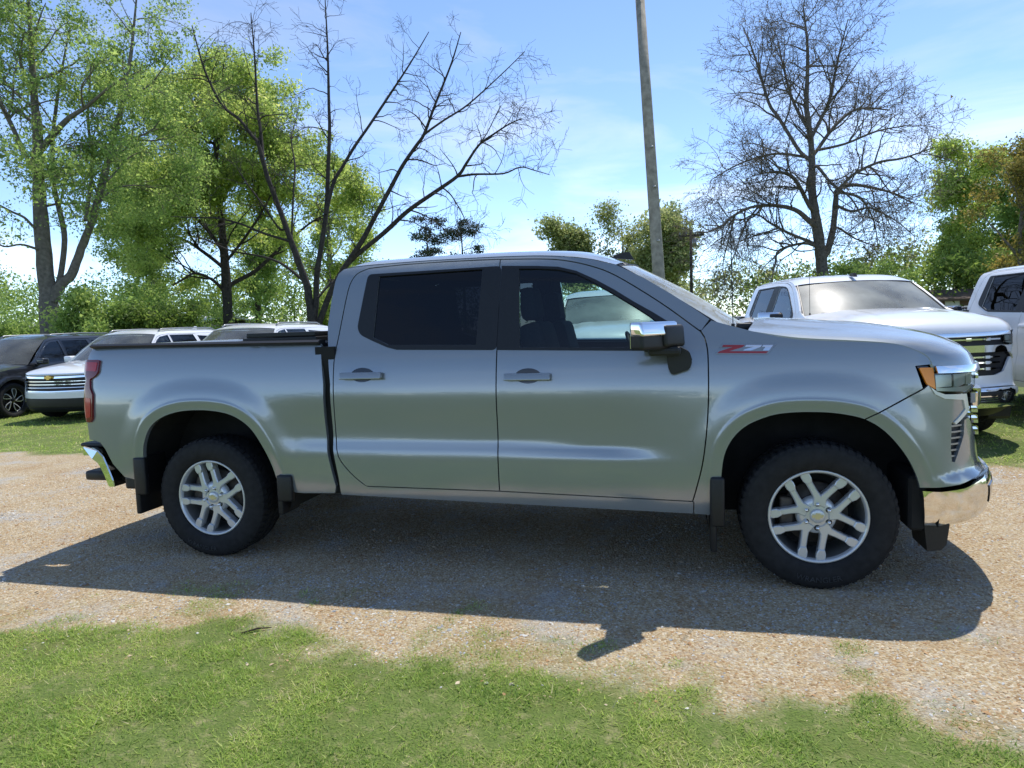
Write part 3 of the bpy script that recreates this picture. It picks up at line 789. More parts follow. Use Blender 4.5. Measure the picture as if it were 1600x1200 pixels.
    # -- windshield
    def wind(u, v):
        q = 2*v-1; a = abs(q); b = 1-a*a
        x0, z0, y0 = -1.056+.085*b, 1.800+.036*b, .735
        x1, z1, y1 = -.435+.16*b, 1.392+.026*b, .875
        x = x0+(x1-x0)*u; z = z0+(z1-z0)*u+.018*math.sin(math.pi*u)*(.4+.6*b); y = y0+(y1-y0)*u
        return (x, q*(y-.012), z)
    ws = grid_obj('windshield', wind, 16, 20, GLASS_WIND, root)
    fr = bmesh.new()
    tube(fr, [wind(k/12, 0) for k in range(13)], .012, 6); tube(fr, [wind(k/12, 1) for k in range(13)], .012, 6)
    tube(fr, [wind(1, k/12) for k in range(13)], .010, 6); tube(fr, [wind(0, k/12) for k in range(13)], .007, 6)
    bobj('windshield_seal', fr, BLACK, ws)
    cw = lambda u, v: (wind(1, v)[0]-.01+(hood(0, v)[0]+.02-wind(1, v)[0])*u, wind(1, v)[1]*(1+.0*u), wind(1, v)[2]-.022-.01*math.sin(math.pi*u))
    grid_obj('cowl', cw, 4, 20, BLACK, root)
    wp = tube(None, [(-.37, -.64, 1.420), (-.36, -.2, 1.455), (-.30, .25, 1.462)], .010, 6); bobj('wiper', tube(None, [(-.37, .1, 1.46), (-.38, .45, 1.45), (-.42, .78, 1.415)], .010, 6), BLACK, root, True)
    rbox(-.385, -.30, -.68, -.60, 1.395, 1.440, .012, 2, wp)
    bobj('wiper', wp, BLACK, root, True)
    an = bmesh.new(); tube(an, [(-.415, -.80, 1.405), (-.415, -.80, 1.44)], .010, 8); tube(an, [(-.415, -.80, 1.43), (-.425, -.805, 1.95)], .0028, 6)
    bobj('mast_antenna', an, BLACK, root)
    # -- front end
    def fpan(nm, ol, mat, push=0., hs=(), step=.04, edge=.025, fold=.02, parent=root, cut=True):
        """front piece given as its near half; the far half is its mirror image"""
        d = panel_data(ol, lambda s, z: body(s, z, push=push), hs, step, edge, fold, [np.array(front_arch)] if nm == 'front_fascia' else ())
        if max(p[0] for p in ol) > S_MID-.01: return panel(nm, join_data(d, mirror_data(d)), mat, parent)
        if isinstance(parent, tuple): return panel(nm, d, mat, parent[0]), panel(nm, mirror_data(d), mat, parent[1])
        return panel(nm, d, mat, parent), panel(nm, mirror_data(d), mat, parent)
    M_ = S_MID
    af = [(.222, .9265)]+[p for p in front_arch if p[0] > .224]
    fascia = [(.484, .570)]+af[::-1][1:]+[(.500, 1.078), (.520, 1.096), (.556, 1.058), (.602, 1.030), (.728, 1.018), (.752, .958), (.664, .904), (.648, .90), (.642, .77), (.648, .700), (.665, .695), (.742, .83), (.750, .905), (.800, .915), (.86, .86), (.93, .77), (1.05, .735), (M_, .725), (M_, .610), (1.0, .622), (.85, .618), (.753, .606), (.672, .583), (.575, .572)]
    fpan('front_fascia', fascia, PAINT_GREY, 0., step=.03, edge=.018)
    fpan('vent', [(.640, .905), (.752, .912), (.744, .82), (.66, .69), (.640, .70)], BLACK, -.022, fold=0)
    for k in range(6):
        z = .725+.031*k; x1 = .668+.074*min(1, (z-.70)/.13)
        fpan('vent_slat', [(.645, z-.004), (x1, z-.004), (x1, z+.005), (.645, z+.005)], SILVER_DARK, -.008, fold=.015)
    # lamps
    hl = fpan('headlight', [(.475, 1.192), (.555, 1.194), (.90, 1.155), (.905, 1.075), (.76, 1.042), (.56, 1.060), (.512, 1.100)], BLACK_GLOSS, -.016, fold=.01)
    fpan('turn_signal', fillet([(.478, 1.187), (.548, 1.186), (.558, 1.074), (.513, 1.102)], .008, 3), AMBER, .001, fold=.012, parent=hl)
    fpan('reflector', [(.562, 1.146), (.66, 1.146), (.66, 1.085), (.566, 1.082)], LAMP_IN, -.010, fold=.01, parent=hl)
    fpan('reflector', [(.672, 1.146), (.77, 1.146), (.77, 1.092), (.700, 1.080), (.672, 1.082)], LAMP_IN, -.008, fold=.012, parent=hl)
    fpan('reflector', [(.785, 1.144), (.885, 1.140), (.885, 1.090), (.785, 1.085)], LAMP_IN, -.010, fold=.01, parent=hl)
    fpan('lamp_rib', [(.562, 1.080), (.90, 1.080), (.86, 1.066), (.76, 1.052), (.566, 1.066)], LAMP_IN, -.006, fold=.01, parent=hl)
    fpan('lens', [(.550, 1.152), (.902, 1.152), (.905, 1.075), (.76, 1.044), (.558, 1.060)], LENS, .004, fold=.012, parent=hl)
    drl = [(.528, 1.088), (.560, 1.064), (.604, 1.048), (.760, 1.042), (.792, .955), (.672, .890), (.660, .902), (.752, .962), (.732, 1.012), (.602, 1.026), (.552, 1.050)]
    fpan('daylight_strip', drl, WHITE_LENS, .006, edge=.015, fold=.02, parent=hl)
    fpan('chrome_strip', [(.552, 1.194), (.75, 1.192), (1.05, 1.186), (M_, 1.178), (M_, 1.142), (1.05, 1.150), (.75, 1.156), (.560, 1.158)], CHROME, .022, fold=.04)
    # grille
    gr = fpan('grille', [(.76, .93), (.82, .94), (.90, 1.16), (M_, 1.16), (M_, .70), (.95, .72), (.86, .84)], BLACK, -.035, fold=0)
    fpan('grille_bar', [(.835, 1.040), (1.0, 1.048), (M_, 1.048), (M_, .980), (1.0, .975), (.85, .970)], CHROME, .026, fold=.06, parent=gr)
    for z in (1.110, .925, .868, .805):
        fpan('grille_bar', [(1.0, z+.008), (M_, z+.008), (M_, z-.008), (1.0, z-.008)], CHROME, .012, fold=.03, parent=gr)
        for sk in (1.16, 1.38):
            fpan('grille_boss', [(sk-.028, z+.015), (sk+.028, z+.015), (sk+.028, z-.015), (sk-.028, z-.015)], CHROME, .018, fold=.03, parent=gr)
    em = bobj('emblem', prism(None, [(y*.32, 1.014+z*.30) for y, z in BOWTIE], 'x', .965, .996, .008, .004), GOLD, gr)
    # bumper
    bmp = [(.490, .556), (.575, .552), (.68, .566), (.76, .592), (.85, .612), (M_, .606), (M_, .40), (1.1, .40), (.93, .405), (.80, .400), (.69, .372), (.60, .362), (.520, .366)]
    fb = fpan('front_bumper', bmp, CHROME_DULL, .016, step=.03, fold=.10)
    fpan('bumper_opening', [(1.02, .575), (M_, .575), (M_, .455), (1.07, .455)], BLACK, .020, fold=.01, parent=fb)
    for z in (.475, .500, .525):
        fpan('bumper_slat', [(1.07, z+.006), (M_, z+.006), (M_, z-.006), (1.07, z-.006)], CHROME, .026, fold=.01, parent=fb)
    fpan('bumper_opening', [(.86, .555), (.975, .56), (.985, .47), (.885, .46)], BLACK_GLOSS, .021, fold=.01, parent=fb)
    fpan('lower_valance', [(.515, .385), (.70, .385), (M_, .42), (M_, .27), (.95, .29), (.70, .33), (.53, .345)], BLACK, -.03, fold=.03)
    for s in (-1, 1):
        bobj('liner_end', rbox(.445, .53, min(s*.45, s*.93), max(s*.45, s*.93), .33, .62, .015, 1), LINER, root)
        bobj('air_deflector', prism(None, [(.515, .40), (.637, .37), (.625, .262), (.60, .232), (.535, .222)], 'y', s*.93, s*.70), BLACK, root)
    # -- bed
    ra = list(rear_arch)
    bed_o = [(-2.899, 1.402), (-2.893, 1.36), (-2.868, 1.149), (-2.872, .908), (-2.862, .725), (-2.835, .57), (-2.822, .50), (-2.835, .455), (-3.06, .449), (-3.15, .455)]+ra+[(-4.31, .509), (-4.417, .530), (-4.50, .62), (-4.55, .72), (-4.59, .768), (-4.64, .780), (-4.695, .782), (-4.708, .95), (-4.705, 1.2), (-4.698, 1.36), (-4.672, 1.424), (-4.0, 1.419), (-3.4, 1.409)]
    def Bb(s, z):
        h = side_half(s, z, True)
        if s < -4.56: h -= .7*(s+4.56)**2
        return (s, -h, z)
    for sd, f in sides:
        bs = panel('bed_side', f(panel_data(bed_o, Bb, (), fold=.03, rings=[np.array(rear_arch)])), PAINT_GREY, root)
        tl = fillet([(-4.724, 1.338), (-4.570, 1.336), (-4.576, 1.250), (-4.604, 1.224), (-4.650, 1.205), (-4.645, 1.14), (-4.620, 1.10), (-4.630, .935), (-4.655, .905), (-4.700, .912), (-4.718, 1.0), (-4.715, 1.13), (-4.690, 1.20), (-4.727, 1.25)], .012, 3)
        def Bt(s, z, p=.014):
            x, y, z = Bb(s, z); return (x, y-p+.25*max(0, -4.69-s), z)
        t_ = panel('taillight', f(panel_data(tl, Bt, (), .02, .012, .05)), RED_DARK, root)
        for q in ([(-4.712, 1.322), (-4.584, 1.320), (-4.592, 1.258), (-4.712, 1.262)], [(-4.704, 1.08), (-4.638, 1.075), (-4.646, .945), (-4.694, .935)]):
            panel('lens', f(panel_data(fillet(q, .012, 3), lambda s, z: Bt(s, z, .0165), (), .02, .012, .006)), RED, t_)
    for s in (-1, 1):
        rail = bmesh.new()
        prism(rail, [(s*.945, 1.404), (s*.952, 1.412), (s*.93, 1.424), (s*.86, 1.424), (s*.86, 1.39), (s*.92, 1.39)], 'x', -2.90, -4.66)
        for v in rail.verts:
            if v.co.x < -4: v.co.z += .018; v.co.y *= .975
        bobj('bed_rail_cap', rail, BLACK, root)
    for s in (-1, 1): bobj('bed_wall', prism(None, [(s*.80, 1.09), (s*.87, 1.09), (s*.87, 1.40), (s*.84, 1.40)], 'x', -2.93, -4.64), BLACK, root)
    bi = bmesh.new()
    rbox(-4.64, -2.91, -.54, .54, .80, .86, 0, 1, bi); rbox(-4.64, -4.28, -.86, .86, .81, .87, 0, 1, bi); rbox(-3.21, -2.91, -.86, .86, .81, .87, 0, 1, bi)
    for s in (-1, 1): bobj('wheel_tub', rbox(-4.29, -3.20, min(s*.545, s*.88), max(s*.545, s*.88), 1.085, 1.11, .01, 1), BLACK, root)
    bobj('bed_bulkhead', rbox(-2.955, -2.905, -.90, .90, .55, 1.41, .006, 1), BLACK, root)
    bobj('bed_liner', bi, BLACK, root)
    tg = bmesh.new(); rbox(-4.735, -4.655, -.83, .83, .79, 1.425, .02, 3, tg); rbox(-4.775, -4.70, -.80, .80, 1.385, 1.43, .015, 2, tg)
    bobj('tailgate', tg, PAINT_GREY, root, True)
    bobj('tailgate_handle', rbox(-4.75, -4.73, -.12, .12, 1.25, 1.33, .01), BLACK, root)
    cv = bmesh.new()
    for k, (xa, xb) in enumerate(((-3.50, -2.96), (-3.47, -2.97))): rbox(xa, xb, -.86, .86, 1.418+k*.032, 1.447+k*.032, .006, 2, cv)
    bobj('folded_bed_cover', cv, BLACK, root)
    rb = bmesh.new()
    prism(rb, [(-4.835, .722), (-4.70, .722), (-4.645, .708), (-4.60, .665), (-4.565, .58), (-4.535, .50), (-4.530, .452), (-4.580, .450), (-4.61, .53), (-4.65, .61), (-4.69, .645), (-4.75, .655), (-4.845, .655)], 'y', -.955, .955)
    for v in rb.verts:
        if v.co.x < -4.7: v.co.y *= .93
    bmesh.ops.bevel(rb, geom=list(rb.edges), offset=.006, segments=2, affect='EDGES')
    rbo = bobj('rear_bumper', rb, CHROME, root)
    st = bmesh.new(); rbox(-4.845, -4.60, -.90, .90, .722, .748, .012, 2, st); rbox(-4.84, -4.62, -.89, .89, .475, .545, .02, 2, st); rbox(-4.72, -4.60, -.87, .87, .50, .66, .01, 2, st)
    bobj('bumper_step', st, BLACK, rbo, True)
    # -- mirrors
    for s in (-1, 1):
        def Y(bm_):
            if s > 0:
                for v in bm_.verts: v.co.y *= -1
                bmesh.ops.reverse_faces(bm_, faces=list(bm_.faces))
            return bm_
        arm = prism(None, [(-.90, 1.335), (-.72, 1.335), (-.655, 1.30), (-.64, 1.25), (-.655, 1.205), (-.745, 1.175), (-.765, 1.20), (-.775, 1.27), (-.80, 1.30), (-.90, 1.305)], 'y', -.945, -1.02)
        rbox(-.87, -.70, -1.14, -.98, 1.285, 1.335, .02, 2, arm)
        bmesh.ops.bevel(arm, geom=[e for e in arm.edges if e.calc_length() > .05], offset=.006, segments=2, affect='EDGES')
        mr = bobj('side_mirror', Y(arm), BLACK, root, False)
        def head(*q, seg=3, bev=.02):
            bm_ = rbox(*q, bev, seg); ux, uy = -.66, -.75; bx, by = -.735, -1.035
            for v in bm_.verts:
                a_, t_, z_ = v.co; t_ -= .22*max(0, z_-1.40)*(1 if t_ > 0 else 0)
                v.co = (bx+ux*a_+.75*t_, by+uy*a_-.66*t_, z_)
            bmesh.ops.recalc_face_normals(bm_, faces=list(bm_.faces))
            return Y(bm_)
        bobj('mirror_housing', head(0, .290, -.045, .048, 1.322, 1.460), BLACK, mr, True)
        bobj('mirror_cap', head(.02, .296, -.040, .058, 1.392, 1.468, bev=.016), CHROME, mr, True)
        bobj('mirror_plate', head(-.02, .135, .0, .066, 1.332, 1.450), BLACK, mr, True)
        bobj('mirror_glass', head(.02, .280, -.050, -.044, 1.33, 1.455, seg=1, bev=.002), MIRROR_GLASS, mr)
    # -- mud flaps
    for s in (-1, 1):
        for x0, x1, z0, z1, ya in ((-.555, -.478, .19, .60, .80), (-4.315, -4.225, .28, .66, .74), (-3.225, -3.12, .31, .56, .80)):
            f_ = bmesh.new()
            rbox(x0, x0+.035, s*1.005 if s < 0 else s*ya, s*ya if s < 0 else s*1.005, z0, z1, .012, 2, f_)
            yo = s*1.008; yi = s*.965
            rbox(x0+.002, x1, min(yo, yi), max(yo, yi), z0+(z1-z0)*.35, z1+.01, .014, 2, f_)
            bobj('mud_flap', f_, BLACK, root, True)
    # -- wheel liners and underside
    for s in (-1, 1):
        for cx, cz, r in (FA, RA):
            lb = bmesh.new(); n = 20; ring = []
            for k in range(n+1):
                a = (-.20 if cx == 0 else -.25)+(math.pi+.5)*k/n
                ring.append([lb.verts.new((cx+(r+.012)*math.cos(a), y, cz+(r+.012)*math.sin(a))) for y in (s*.955, s*.90, s*.55)])
            for k in range(n):
                for j in range(2): lb.faces.new((ring[k][j], ring[k+1][j], ring[k+1][j+1], ring[k][j+1]))
            lb.faces.new([ring[k][2] for k in range(n+1)])
            bobj('wheel_liner', lb, LINER, root)
    ub = bmesh.new()
    rbox(-2.79, -.56, -.86, .86, .43, .53, .02, 1, ub)
    for s in (-.42, .42): rbox(-4.65, .75, s-.05, s+.05, .42, .56, .01, 1, ub)
    rbox(-.50, .52, -.52, .52, .50, 1.12, .03, 1, ub); rbox(-2.6, -1.2, .15, .40, .33, .46, .04, 2, ub)
    tube(ub, [(-3.742, -.8, .398), (-3.742, .8, .398)], .05, 10); rbox(-3.90, -3.58, -.17, .17, .26, .54, .08, 2, ub)
    tube(ub, [(0, -.8, .398), (0, .8, .398)], .04, 10); tube(ub, [(-1.0, -.35, .38), (-3.2, -.5, .40), (-3.5, -.55, .55), (-4.2, -.6, .5)], .035, 8)
    rbox(-4.45, -4.25, -.70, .70, .46, .60, .03, 2, ub)
    bobj('underbody', ub, DARK, root)
    for s in (-1, 1):
        bobj('rear_valance', rbox(-4.43, -4.27, min(s*.90, s*.965), max(s*.90, s*.965), .44, .535, .02, 2), BLACK, root)
        sg = prism(None, [(-2.80, .45), (-2.87, .45), (-2.90, .60), (-2.93, .9), (-2.93, 1.38), (-2.80, 1.38), (-2.78, .9), (-2.77, .6)], 'y', s*.94, s*.78)
        bobj('cab_gap_fill', sg, DARK, root)  # dark block put in to fill the open gap between cab and bed
    # -- cabin
    rw = [(-.86, .55), (.86, .55), (.90, 1.3), (.70, 1.84), (-.70, 1.84), (-.90, 1.3)]
    hole = fillet([(-.66, 1.42), (.66, 1.42), (.56, 1.76), (-.56, 1.76)], .05)
    backw = panel('cab_back', panel_data(rw[::-1] if False else rw, lambda y, z: (-2.845-.02*(1.9-z), -y, z), [hole], .08, .05, .05), PAINT_GREY, root)
    panel('rear_window', panel_data(inset_poly(hole, -.008), lambda y, z: (-2.842-.02*(1.9-z), -y, z), (), .1, .06, .004), GLASS_TINT, backw)
    for yc, x0 in ((-.43, -1.50), (.43, -1.50)):
        se = bmesh.new()
        rbox(x0-.02, x0+.50, yc-.26, yc+.26, .78, .96, .05, 3, se)
        b2 = bmesh.new(); rbox(-.075, .075, yc-.25, yc+.25, 0, .60, .05, 3, b2)
        bmesh.ops.rotate(b2, verts=list(b2.verts), cent=(0, 0, 0), matrix=Matrix.Rotation(R(-14), 3, 'Y')); bmesh.ops.translate(b2, verts=list(b2.verts), vec=(x0+.03, 0, .90)); bobj('seat_back', b2, CLOTH, sq := bobj('seat', se, CLOTH, root, True), True)
        b3 = bmesh.new(); rbox(-.055, .055, yc-.14, yc+.14, 0, .21, .045, 3, b3)
        bmesh.ops.rotate(b3, verts=list(b3.verts), cent=(0, 0, 0), matrix=Matrix.Rotation(R(-8), 3, 'Y')); bmesh.ops.translate(b3, verts=list(b3.verts), vec=(x0-.125, 0, 1.50)); bobj('headrest', b3, CLOTH, sq, True)
    be = bmesh.new(); rbox(-2.50, -2.02, -.72, .72, .78, .97, .05, 3, be); rs = bobj('rear_seat', be, CLOTH, root, True); bobj('seat_back', rbox(-2.68, -2.52, -.72, .72, .92, 1.50, .05, 3), CLOTH, rs, True)
    for yc in (-.48, .48): bobj('headrest', rbox(-2.70, -2.60, yc-.14, yc+.14, 1.48, 1.66, .04, 3), CLOTH, rs, True)
    da = bmesh.new(); rbox(-.92, -.42, -.80, .80, .95, 1.325, .06, 3, da); rbox(-.98, -.86, -.12, .12, 1.12, 1.36, .03, 2, da)
    bobj('dashboard', da, TRIM_IN, root, True)
    sw = lathe([(.165+.014*math.cos(t), .014*math.sin(t)) for t in [2*math.pi*k/8 for k in range(8)]], 28, closed=True)
    bmesh.ops.rotate(sw, verts=list(sw.verts), cent=(0, 0, 0), matrix=Matrix.Rotation(R(90), 3, 'Z')); rbox(-.02, .02, -.16, .16, -.02, .03, .01, 1, sw); rbox(-.03, .03, -.06, .06, -.07, .06, .02, 2, sw)
    bmesh.ops.rotate(sw, verts=list(sw.verts), cent=(0, 0, 0), matrix=Matrix.Rotation(R(-22), 3, 'Y')); bmesh.ops.translate(sw, verts=list(sw.verts), vec=(-1.03, .43, 1.23))
    bobj('steering_wheel', sw, TRIM_IN, root, True)
    grid_obj('headliner', lambda u, v: (-2.80+1.66*u, (2*v-1)*.70, 1.838+.025*(1-(2*v-1)**2)-.05*sstep(.85, 1, u)), 6, 6, HEADLINER, root)
    for s in (-1, 1):
        bobj('pillar_trim', tube(None, [(-1.72, s*.84, 1.24), (-1.76, s*.755, 1.6), (-1.76, s*.665, 1.84)], [.06, .055, .055], 6), TRIM_IN, root)
        bobj('pillar_trim', tube(None, [(-2.72, s*.82, 1.3), (-2.72, s*.72, 1.6), (-2.70, s*.62, 1.80)], .06, 6), TRIM_IN, root)
    bobj('cabin_mirror', rbox(-1.10, -1.04, -.11, .11, 1.66, 1.73, .02, 2), TRIM_IN, root)
    # -- wheels
    for x, spin in ((0.0, 0), (-3.744, 14)):
        for s in (-1, 1):
            if not (x == 0 and s == -1): w = dup(w0, root) if x == 0 or s == 1 else None
            if x == 0 and s == -1: w = w0 = make_wheel(root, 0)
            elif w is None: w = dup(w0, root)
            w.location = (x, s*.855, .398)
            w.rotation_euler = (0, R(spin), 0) if s < 0 else (0, R(spin), math.pi)
    return root
hero = pickup('pickup_truck', 'grey metallic crew cab pickup in front on the gravel, with red and chrome fender badge', 'pickup')

# ------------------------------------------------------------------ sport utility vehicle
suv_prof = hermite([.25, .35, .45, .60, .75, .90, 1.0, 1.08, 1.14, 1.30, 1.45, 1.58, 1.66, 1.70], [.90, .935, .955, .972, .980, .978, .968, .945, .915, .855, .795, .735, .69, .655])
SA = (0.0, .39, .425); SR = (-3.07, .39, .425)
def suv_half(x, z):
    h = suv_prof(z)
    for cx, cz, r0 in (SA, SR):
        r = math.hypot(x-cx, z-cz)
        if r < r0+.15: h += .022*(1-sstep(r0+.03, r0+.12, r))
    if x < -3.3: h -= .10*(x+3.3)**2
    return h
_sp = catmull([(.0, .98), (.1, .98), (.25, .976), (.38, .962), (.50, .93), (.62, .865), (.72, .76), (.80, .61), (.86, .42), (.89, .21), (.90, 0), (.89, -.21), (.86, -.42)], 16)
_ss = [0.0]
for _a, _b in zip(_sp, _sp[1:]): _ss.append(_ss[-1]+math.hypot(_b[0]-_a[0], _b[1]-_a[1]))
SV_MID = _ss[10*16]
suv_off = hermite([.18, .25, .32, .45, .55, .70, .85, .95, 1.02, 1.08], [-.10, -.03, .01, .02, .02, .0, -.01, -.025, -.06, -.14])
def sbody(s, z, push=0.0):
    if s <= .1: return (s, -(suv_half(s, z)+push), z)
    i = min(max(int(np.searchsorted(_ss, s))-1, 0), len(_ss)-2); t = (s-_ss[i])/(_ss[i+1]-_ss[i])
    a, b = _sp[i], _sp[i+1]; j = min(max(i-3, 0), len(_sp)-8); c, d = _sp[j], _sp[j+7]; l = math.hypot(d[0]-c[0], d[1]-c[1])
    nx, ny = -(d[1]-c[1])/l, (d[0]-c[0])/l
    w = sstep(.30, .65, s); off = (suv_half(s, z)-.98)*(1-w)+suv_off(z)*w+push
    return (a[0]+(b[0]-a[0])*t+nx*off, -(a[1]+(b[1]-a[1])*t+ny*off), z)
def suv_wheel(parent):
    w = bpy.data.objects.new('wheel', None); link(w, parent)
    make_tyre(w, .262, .375, .125, False)
    bobj('rim', lathe([(.264, -.098), (.264, -.108), (.256, -.110), (.250, -.10), (.235, -.04), (.225, .08)], 56), BLACK_GLOSS, w, True)
    for k in range(5):
        ph = 90+72*k
        lp = [pol(.055, ph-14), pol(.12, ph-17), pol(.20, ph-10), pol(.252, ph+2), pol(.245, ph+22), pol(.17, ph+24), pol(.09, ph+14)]
        cl = catmull(lp, 5, True)
        bobj('spoke', prism(None, [(x, z) for x, z in cl], 'y', -.06, -.088), BLACK_GLOSS, w)
        bm = bmesh.new(); o = inset_poly(cl, .0); i_ = inset_poly(cl, .013); n = len(cl)
        A = [bm.verts.new((x, -.094, z)) for x, z in o]; B_ = [bm.verts.new((x, -.097, z)) for x, z in i_]; D = [bm.verts.new((x, -.08, z)) for x, z in o]; E_ = [bm.verts.new((x, -.08, z)) for x, z in i_]
        for q in range(n):
            r = (q+1) % n
            bm.faces.new((A[q], A[r], B_[r], B_[q])); bm.faces.new((D[q], D[r], A[r], A[q])); bm.faces.new((B_[q], B_[r], E_[r], E_[q]))
        bmesh.ops.recalc_face_normals(bm, faces=list(bm.faces))
        bobj('spoke_edge', bm, SILVER, w)
    bobj('hub', lathe([(0, -.095), (.05, -.094), (.065, -.085), (.07, -.05)], 28), BLACK_GLOSS, w, True)
    bobj('brake_disc', lathe([(.0, -.0), (.15, 0), (.15, .02)], 28), IRON, w, True)
    bobj('wheel_back', lathe([(0, .05), (.24, .05)], 28), DARK, w)
    return w
def suv(name, label, cat):
    root = thing(name, label, cat)
    sides = (lambda d: d, mirror_data)
    S = .05
    fw = [(-.72, 1.125), (-.80, 1.20), (-.95, 1.35), (-1.12, 1.49), (-1.25, 1.555), (-1.50, 1.590), (-1.52, 1.125)]
    rw = [(-1.62, 1.13), (-1.60, 1.592), (-2.35, 1.588), (-2.46, 1.15)]
    qw = [(-2.58, 1.16), (-2.50, 1.582), (-3.20, 1.540), (-3.44, 1.40), (-3.42, 1.22)]
    fdo = [(-.562, 1.065), (-.66, 1.13), (-.80, 1.27), (-1.0, 1.455), (-1.17, 1.575), (-1.32, 1.612), (-1.556, 1.630), (-1.560, 1.1), (-1.560, .33), (-.60, .33), (-.562, .60)]
    rdo = [(-1.566, 1.630), (-2.44, 1.622), (-2.54, 1.2), (-2.60, .98), (-2.57, .78), (-2.50, .60), (-2.47, .33), (-1.570, .33)]
    for f in sides:
        for ol, gl, gm in ((fdo, fw, GLASS_CLEAR), (rdo, rw, GLASS_TINT)):
            d = panel('door', f(panel_data(ol[::-1], sbody, [gl], S, .04, .03)), PAINT_WHITE, root)
            panel('window_trim', f(panel_data(inset_poly(gl, -.022), lambda s, z: sbody(s, z, .003), [gl], S, .04, .01)), BLACK_GLOSS, d)
            panel('window_glass', f(panel_data(inset_poly(gl, -.006), lambda s, z: sbody(s, z, -.008), (), .1, .06, .004)), gm, d)
            hx = -1.42 if gl is fw else -2.40
            h = rbox(hx-.11, hx+.11, -1.005, -.975, .955, .985, .01, 2)
            if f is mirror_data:
                for v in h.verts: v.co.y *= -1
                bmesh.ops.reverse_faces(h, faces=list(h.faces))
            bobj('handle', h, PAINT_WHITE, d, True)
        fa = arch_pts(SA, math.pi+.12, .62, 14)
        fe = [(-.552, 1.062), (-.552, .60), (-.59, .33), (-.59, .28), (-.44, .27)]+fa+[(.44, .79), (.375, .93)]+catmull([(.42, .955), (.30, .985), (.05, 1.028), (-.25, 1.065), (-.42, 1.085)], 3)
        panel('fender', f(panel_data(fe[::-1], sbody, (), S, .03, .03)), PAINT_WHITE, root)
        ra = arch_pts(SR, -.12, math.pi+.1, 18)
        qu = [(-2.447, 1.628), (-2.547, 1.2), (-2.607, .98), (-2.577, .78), (-2.507, .60), (-2.477, .33), (-2.49, .27), (-2.63, .27)]+ra+[(-3.52, .30), (-3.98, .34), (-4.02, .60), (-4.03, 1.0), (-3.98, 1.15), (-3.85, 1.42), (-3.72, 1.60), (-3.5, 1.625), (-3.0, 1.636)]
        panel('rear_quarter', f(panel_data(qu[::-1] if False else qu, sbody, [qw], S, .03, .03)), PAINT_WHITE, root)
        q_ = panel('quarter_glass', f(panel_data(inset_poly(qw, -.006), lambda s, z: sbody(s, z, -.008), (), .1, .06, .004)), GLASS_TINT, root)
        # roof rail, pillar and sill
        cs = [(-.47, 1.10), (-.60, 1.17), (-.80, 1.34), (-1.0, 1.51), (-1.16, 1.63), (-1.32, 1.672), (-1.6, 1.693), (-2.3, 1.695), (-3.0, 1.685), (-3.6, 1.655), (-3.72, 1.61), (-3.5, 1.632), (-3.0, 1.643), (-2.44, 1.634), (-1.56, 1.637), (-1.32, 1.619), (-1.165, 1.582), (-.995, 1.46), (-.793, 1.275), (-.652, 1.134), (-.555, 1.070)]
        panel('pillar', f(panel_data(cs[::-1], sbody, (), S, .03, .02)), PAINT_WHITE, root)
        panel('sill', f(panel_data([(-.60, .322), (-2.48, .322), (-2.48, .20), (-.55, .20)][::-1], sbody, (), .08, .05, .03)), BLACK, root)
        rl = bmesh.new(); sg = -1 if f is sides[0] else 1
        tube(rl, [(-1.35, sg*.63, 1.705), (-1.45, sg*.63, 1.745), (-2.3, sg*.62, 1.762), (-3.2, sg*.60, 1.742), (-3.35, sg*.595, 1.70)], .016, 8); bobj('roof_rail', rl, SILVER_DARK, root, True)
        mh = bmesh.new(); rbox(-.78, -.60, min(sg*.98, sg*1.16), max(sg*.98, sg*1.16), 1.09, 1.23, .04, 3, mh); rbox(-.70, -.62, min(sg*.90, sg*1.0), max(sg*.90, sg*1.0), 1.07, 1.12, .015, 2, mh)
        bobj('side_mirror', mh, PAINT_WHITE, root, True)
    zt = hermite([-1.16, -1.32, -1.6, -2.3, -3.0, -3.6, -3.75][::-1], [1.63, 1.672, 1.693, 1.695, 1.685, 1.655, 1.60][::-1])
    def roof(u, v):
        q = 2*v-1; a = abs(q); xe = -3.75+2.59*u; z = zt(xe); y = suv_prof(z)
        return (xe+(.10*(1-a*a) if u > .9 else 0)*(u-.9)*10-.05*(1-a*a)*(1-u), q*y, z+.055*(1-a**4)*sstep(0, .12, u)*(1-.5*sstep(.88, 1, u)))
    grid_obj('roof', roof, 24, 24, PAINT_WHITE, root)
    bobj('roof_antenna', prism(None, [(-3.45, 1.71), (-3.30, 1.715), (-3.42, 1.80), (-3.47, 1.80)], 'y', -.02, .02), PAINT_WHITE, root)
    def wind(u, v):
        q = 2*v-1; b = 1-q*q; x0, z0, y0 = -1.16+.10*b, 1.630+.045*b, suv_prof(1.63); x1, z1, y1 = -.47+.20*b, 1.10+.04*b, suv_prof(1.10)-.03
        return (x0+(x1-x0)*u, q*(y0+(y1-y0)*u), z0+(z1-z0)*u+.03*math.sin(math.pi*u))
    grid_obj('windshield', wind, 12, 16, GLASS_SUV, root)
    ge = hermite([0, .4, .75, .93, 1], [0, .38, .66, .84, 1]); gc = hermite([0, .4, .7, .88, .96, 1], [0, .18, .40, .64, .84, 1])
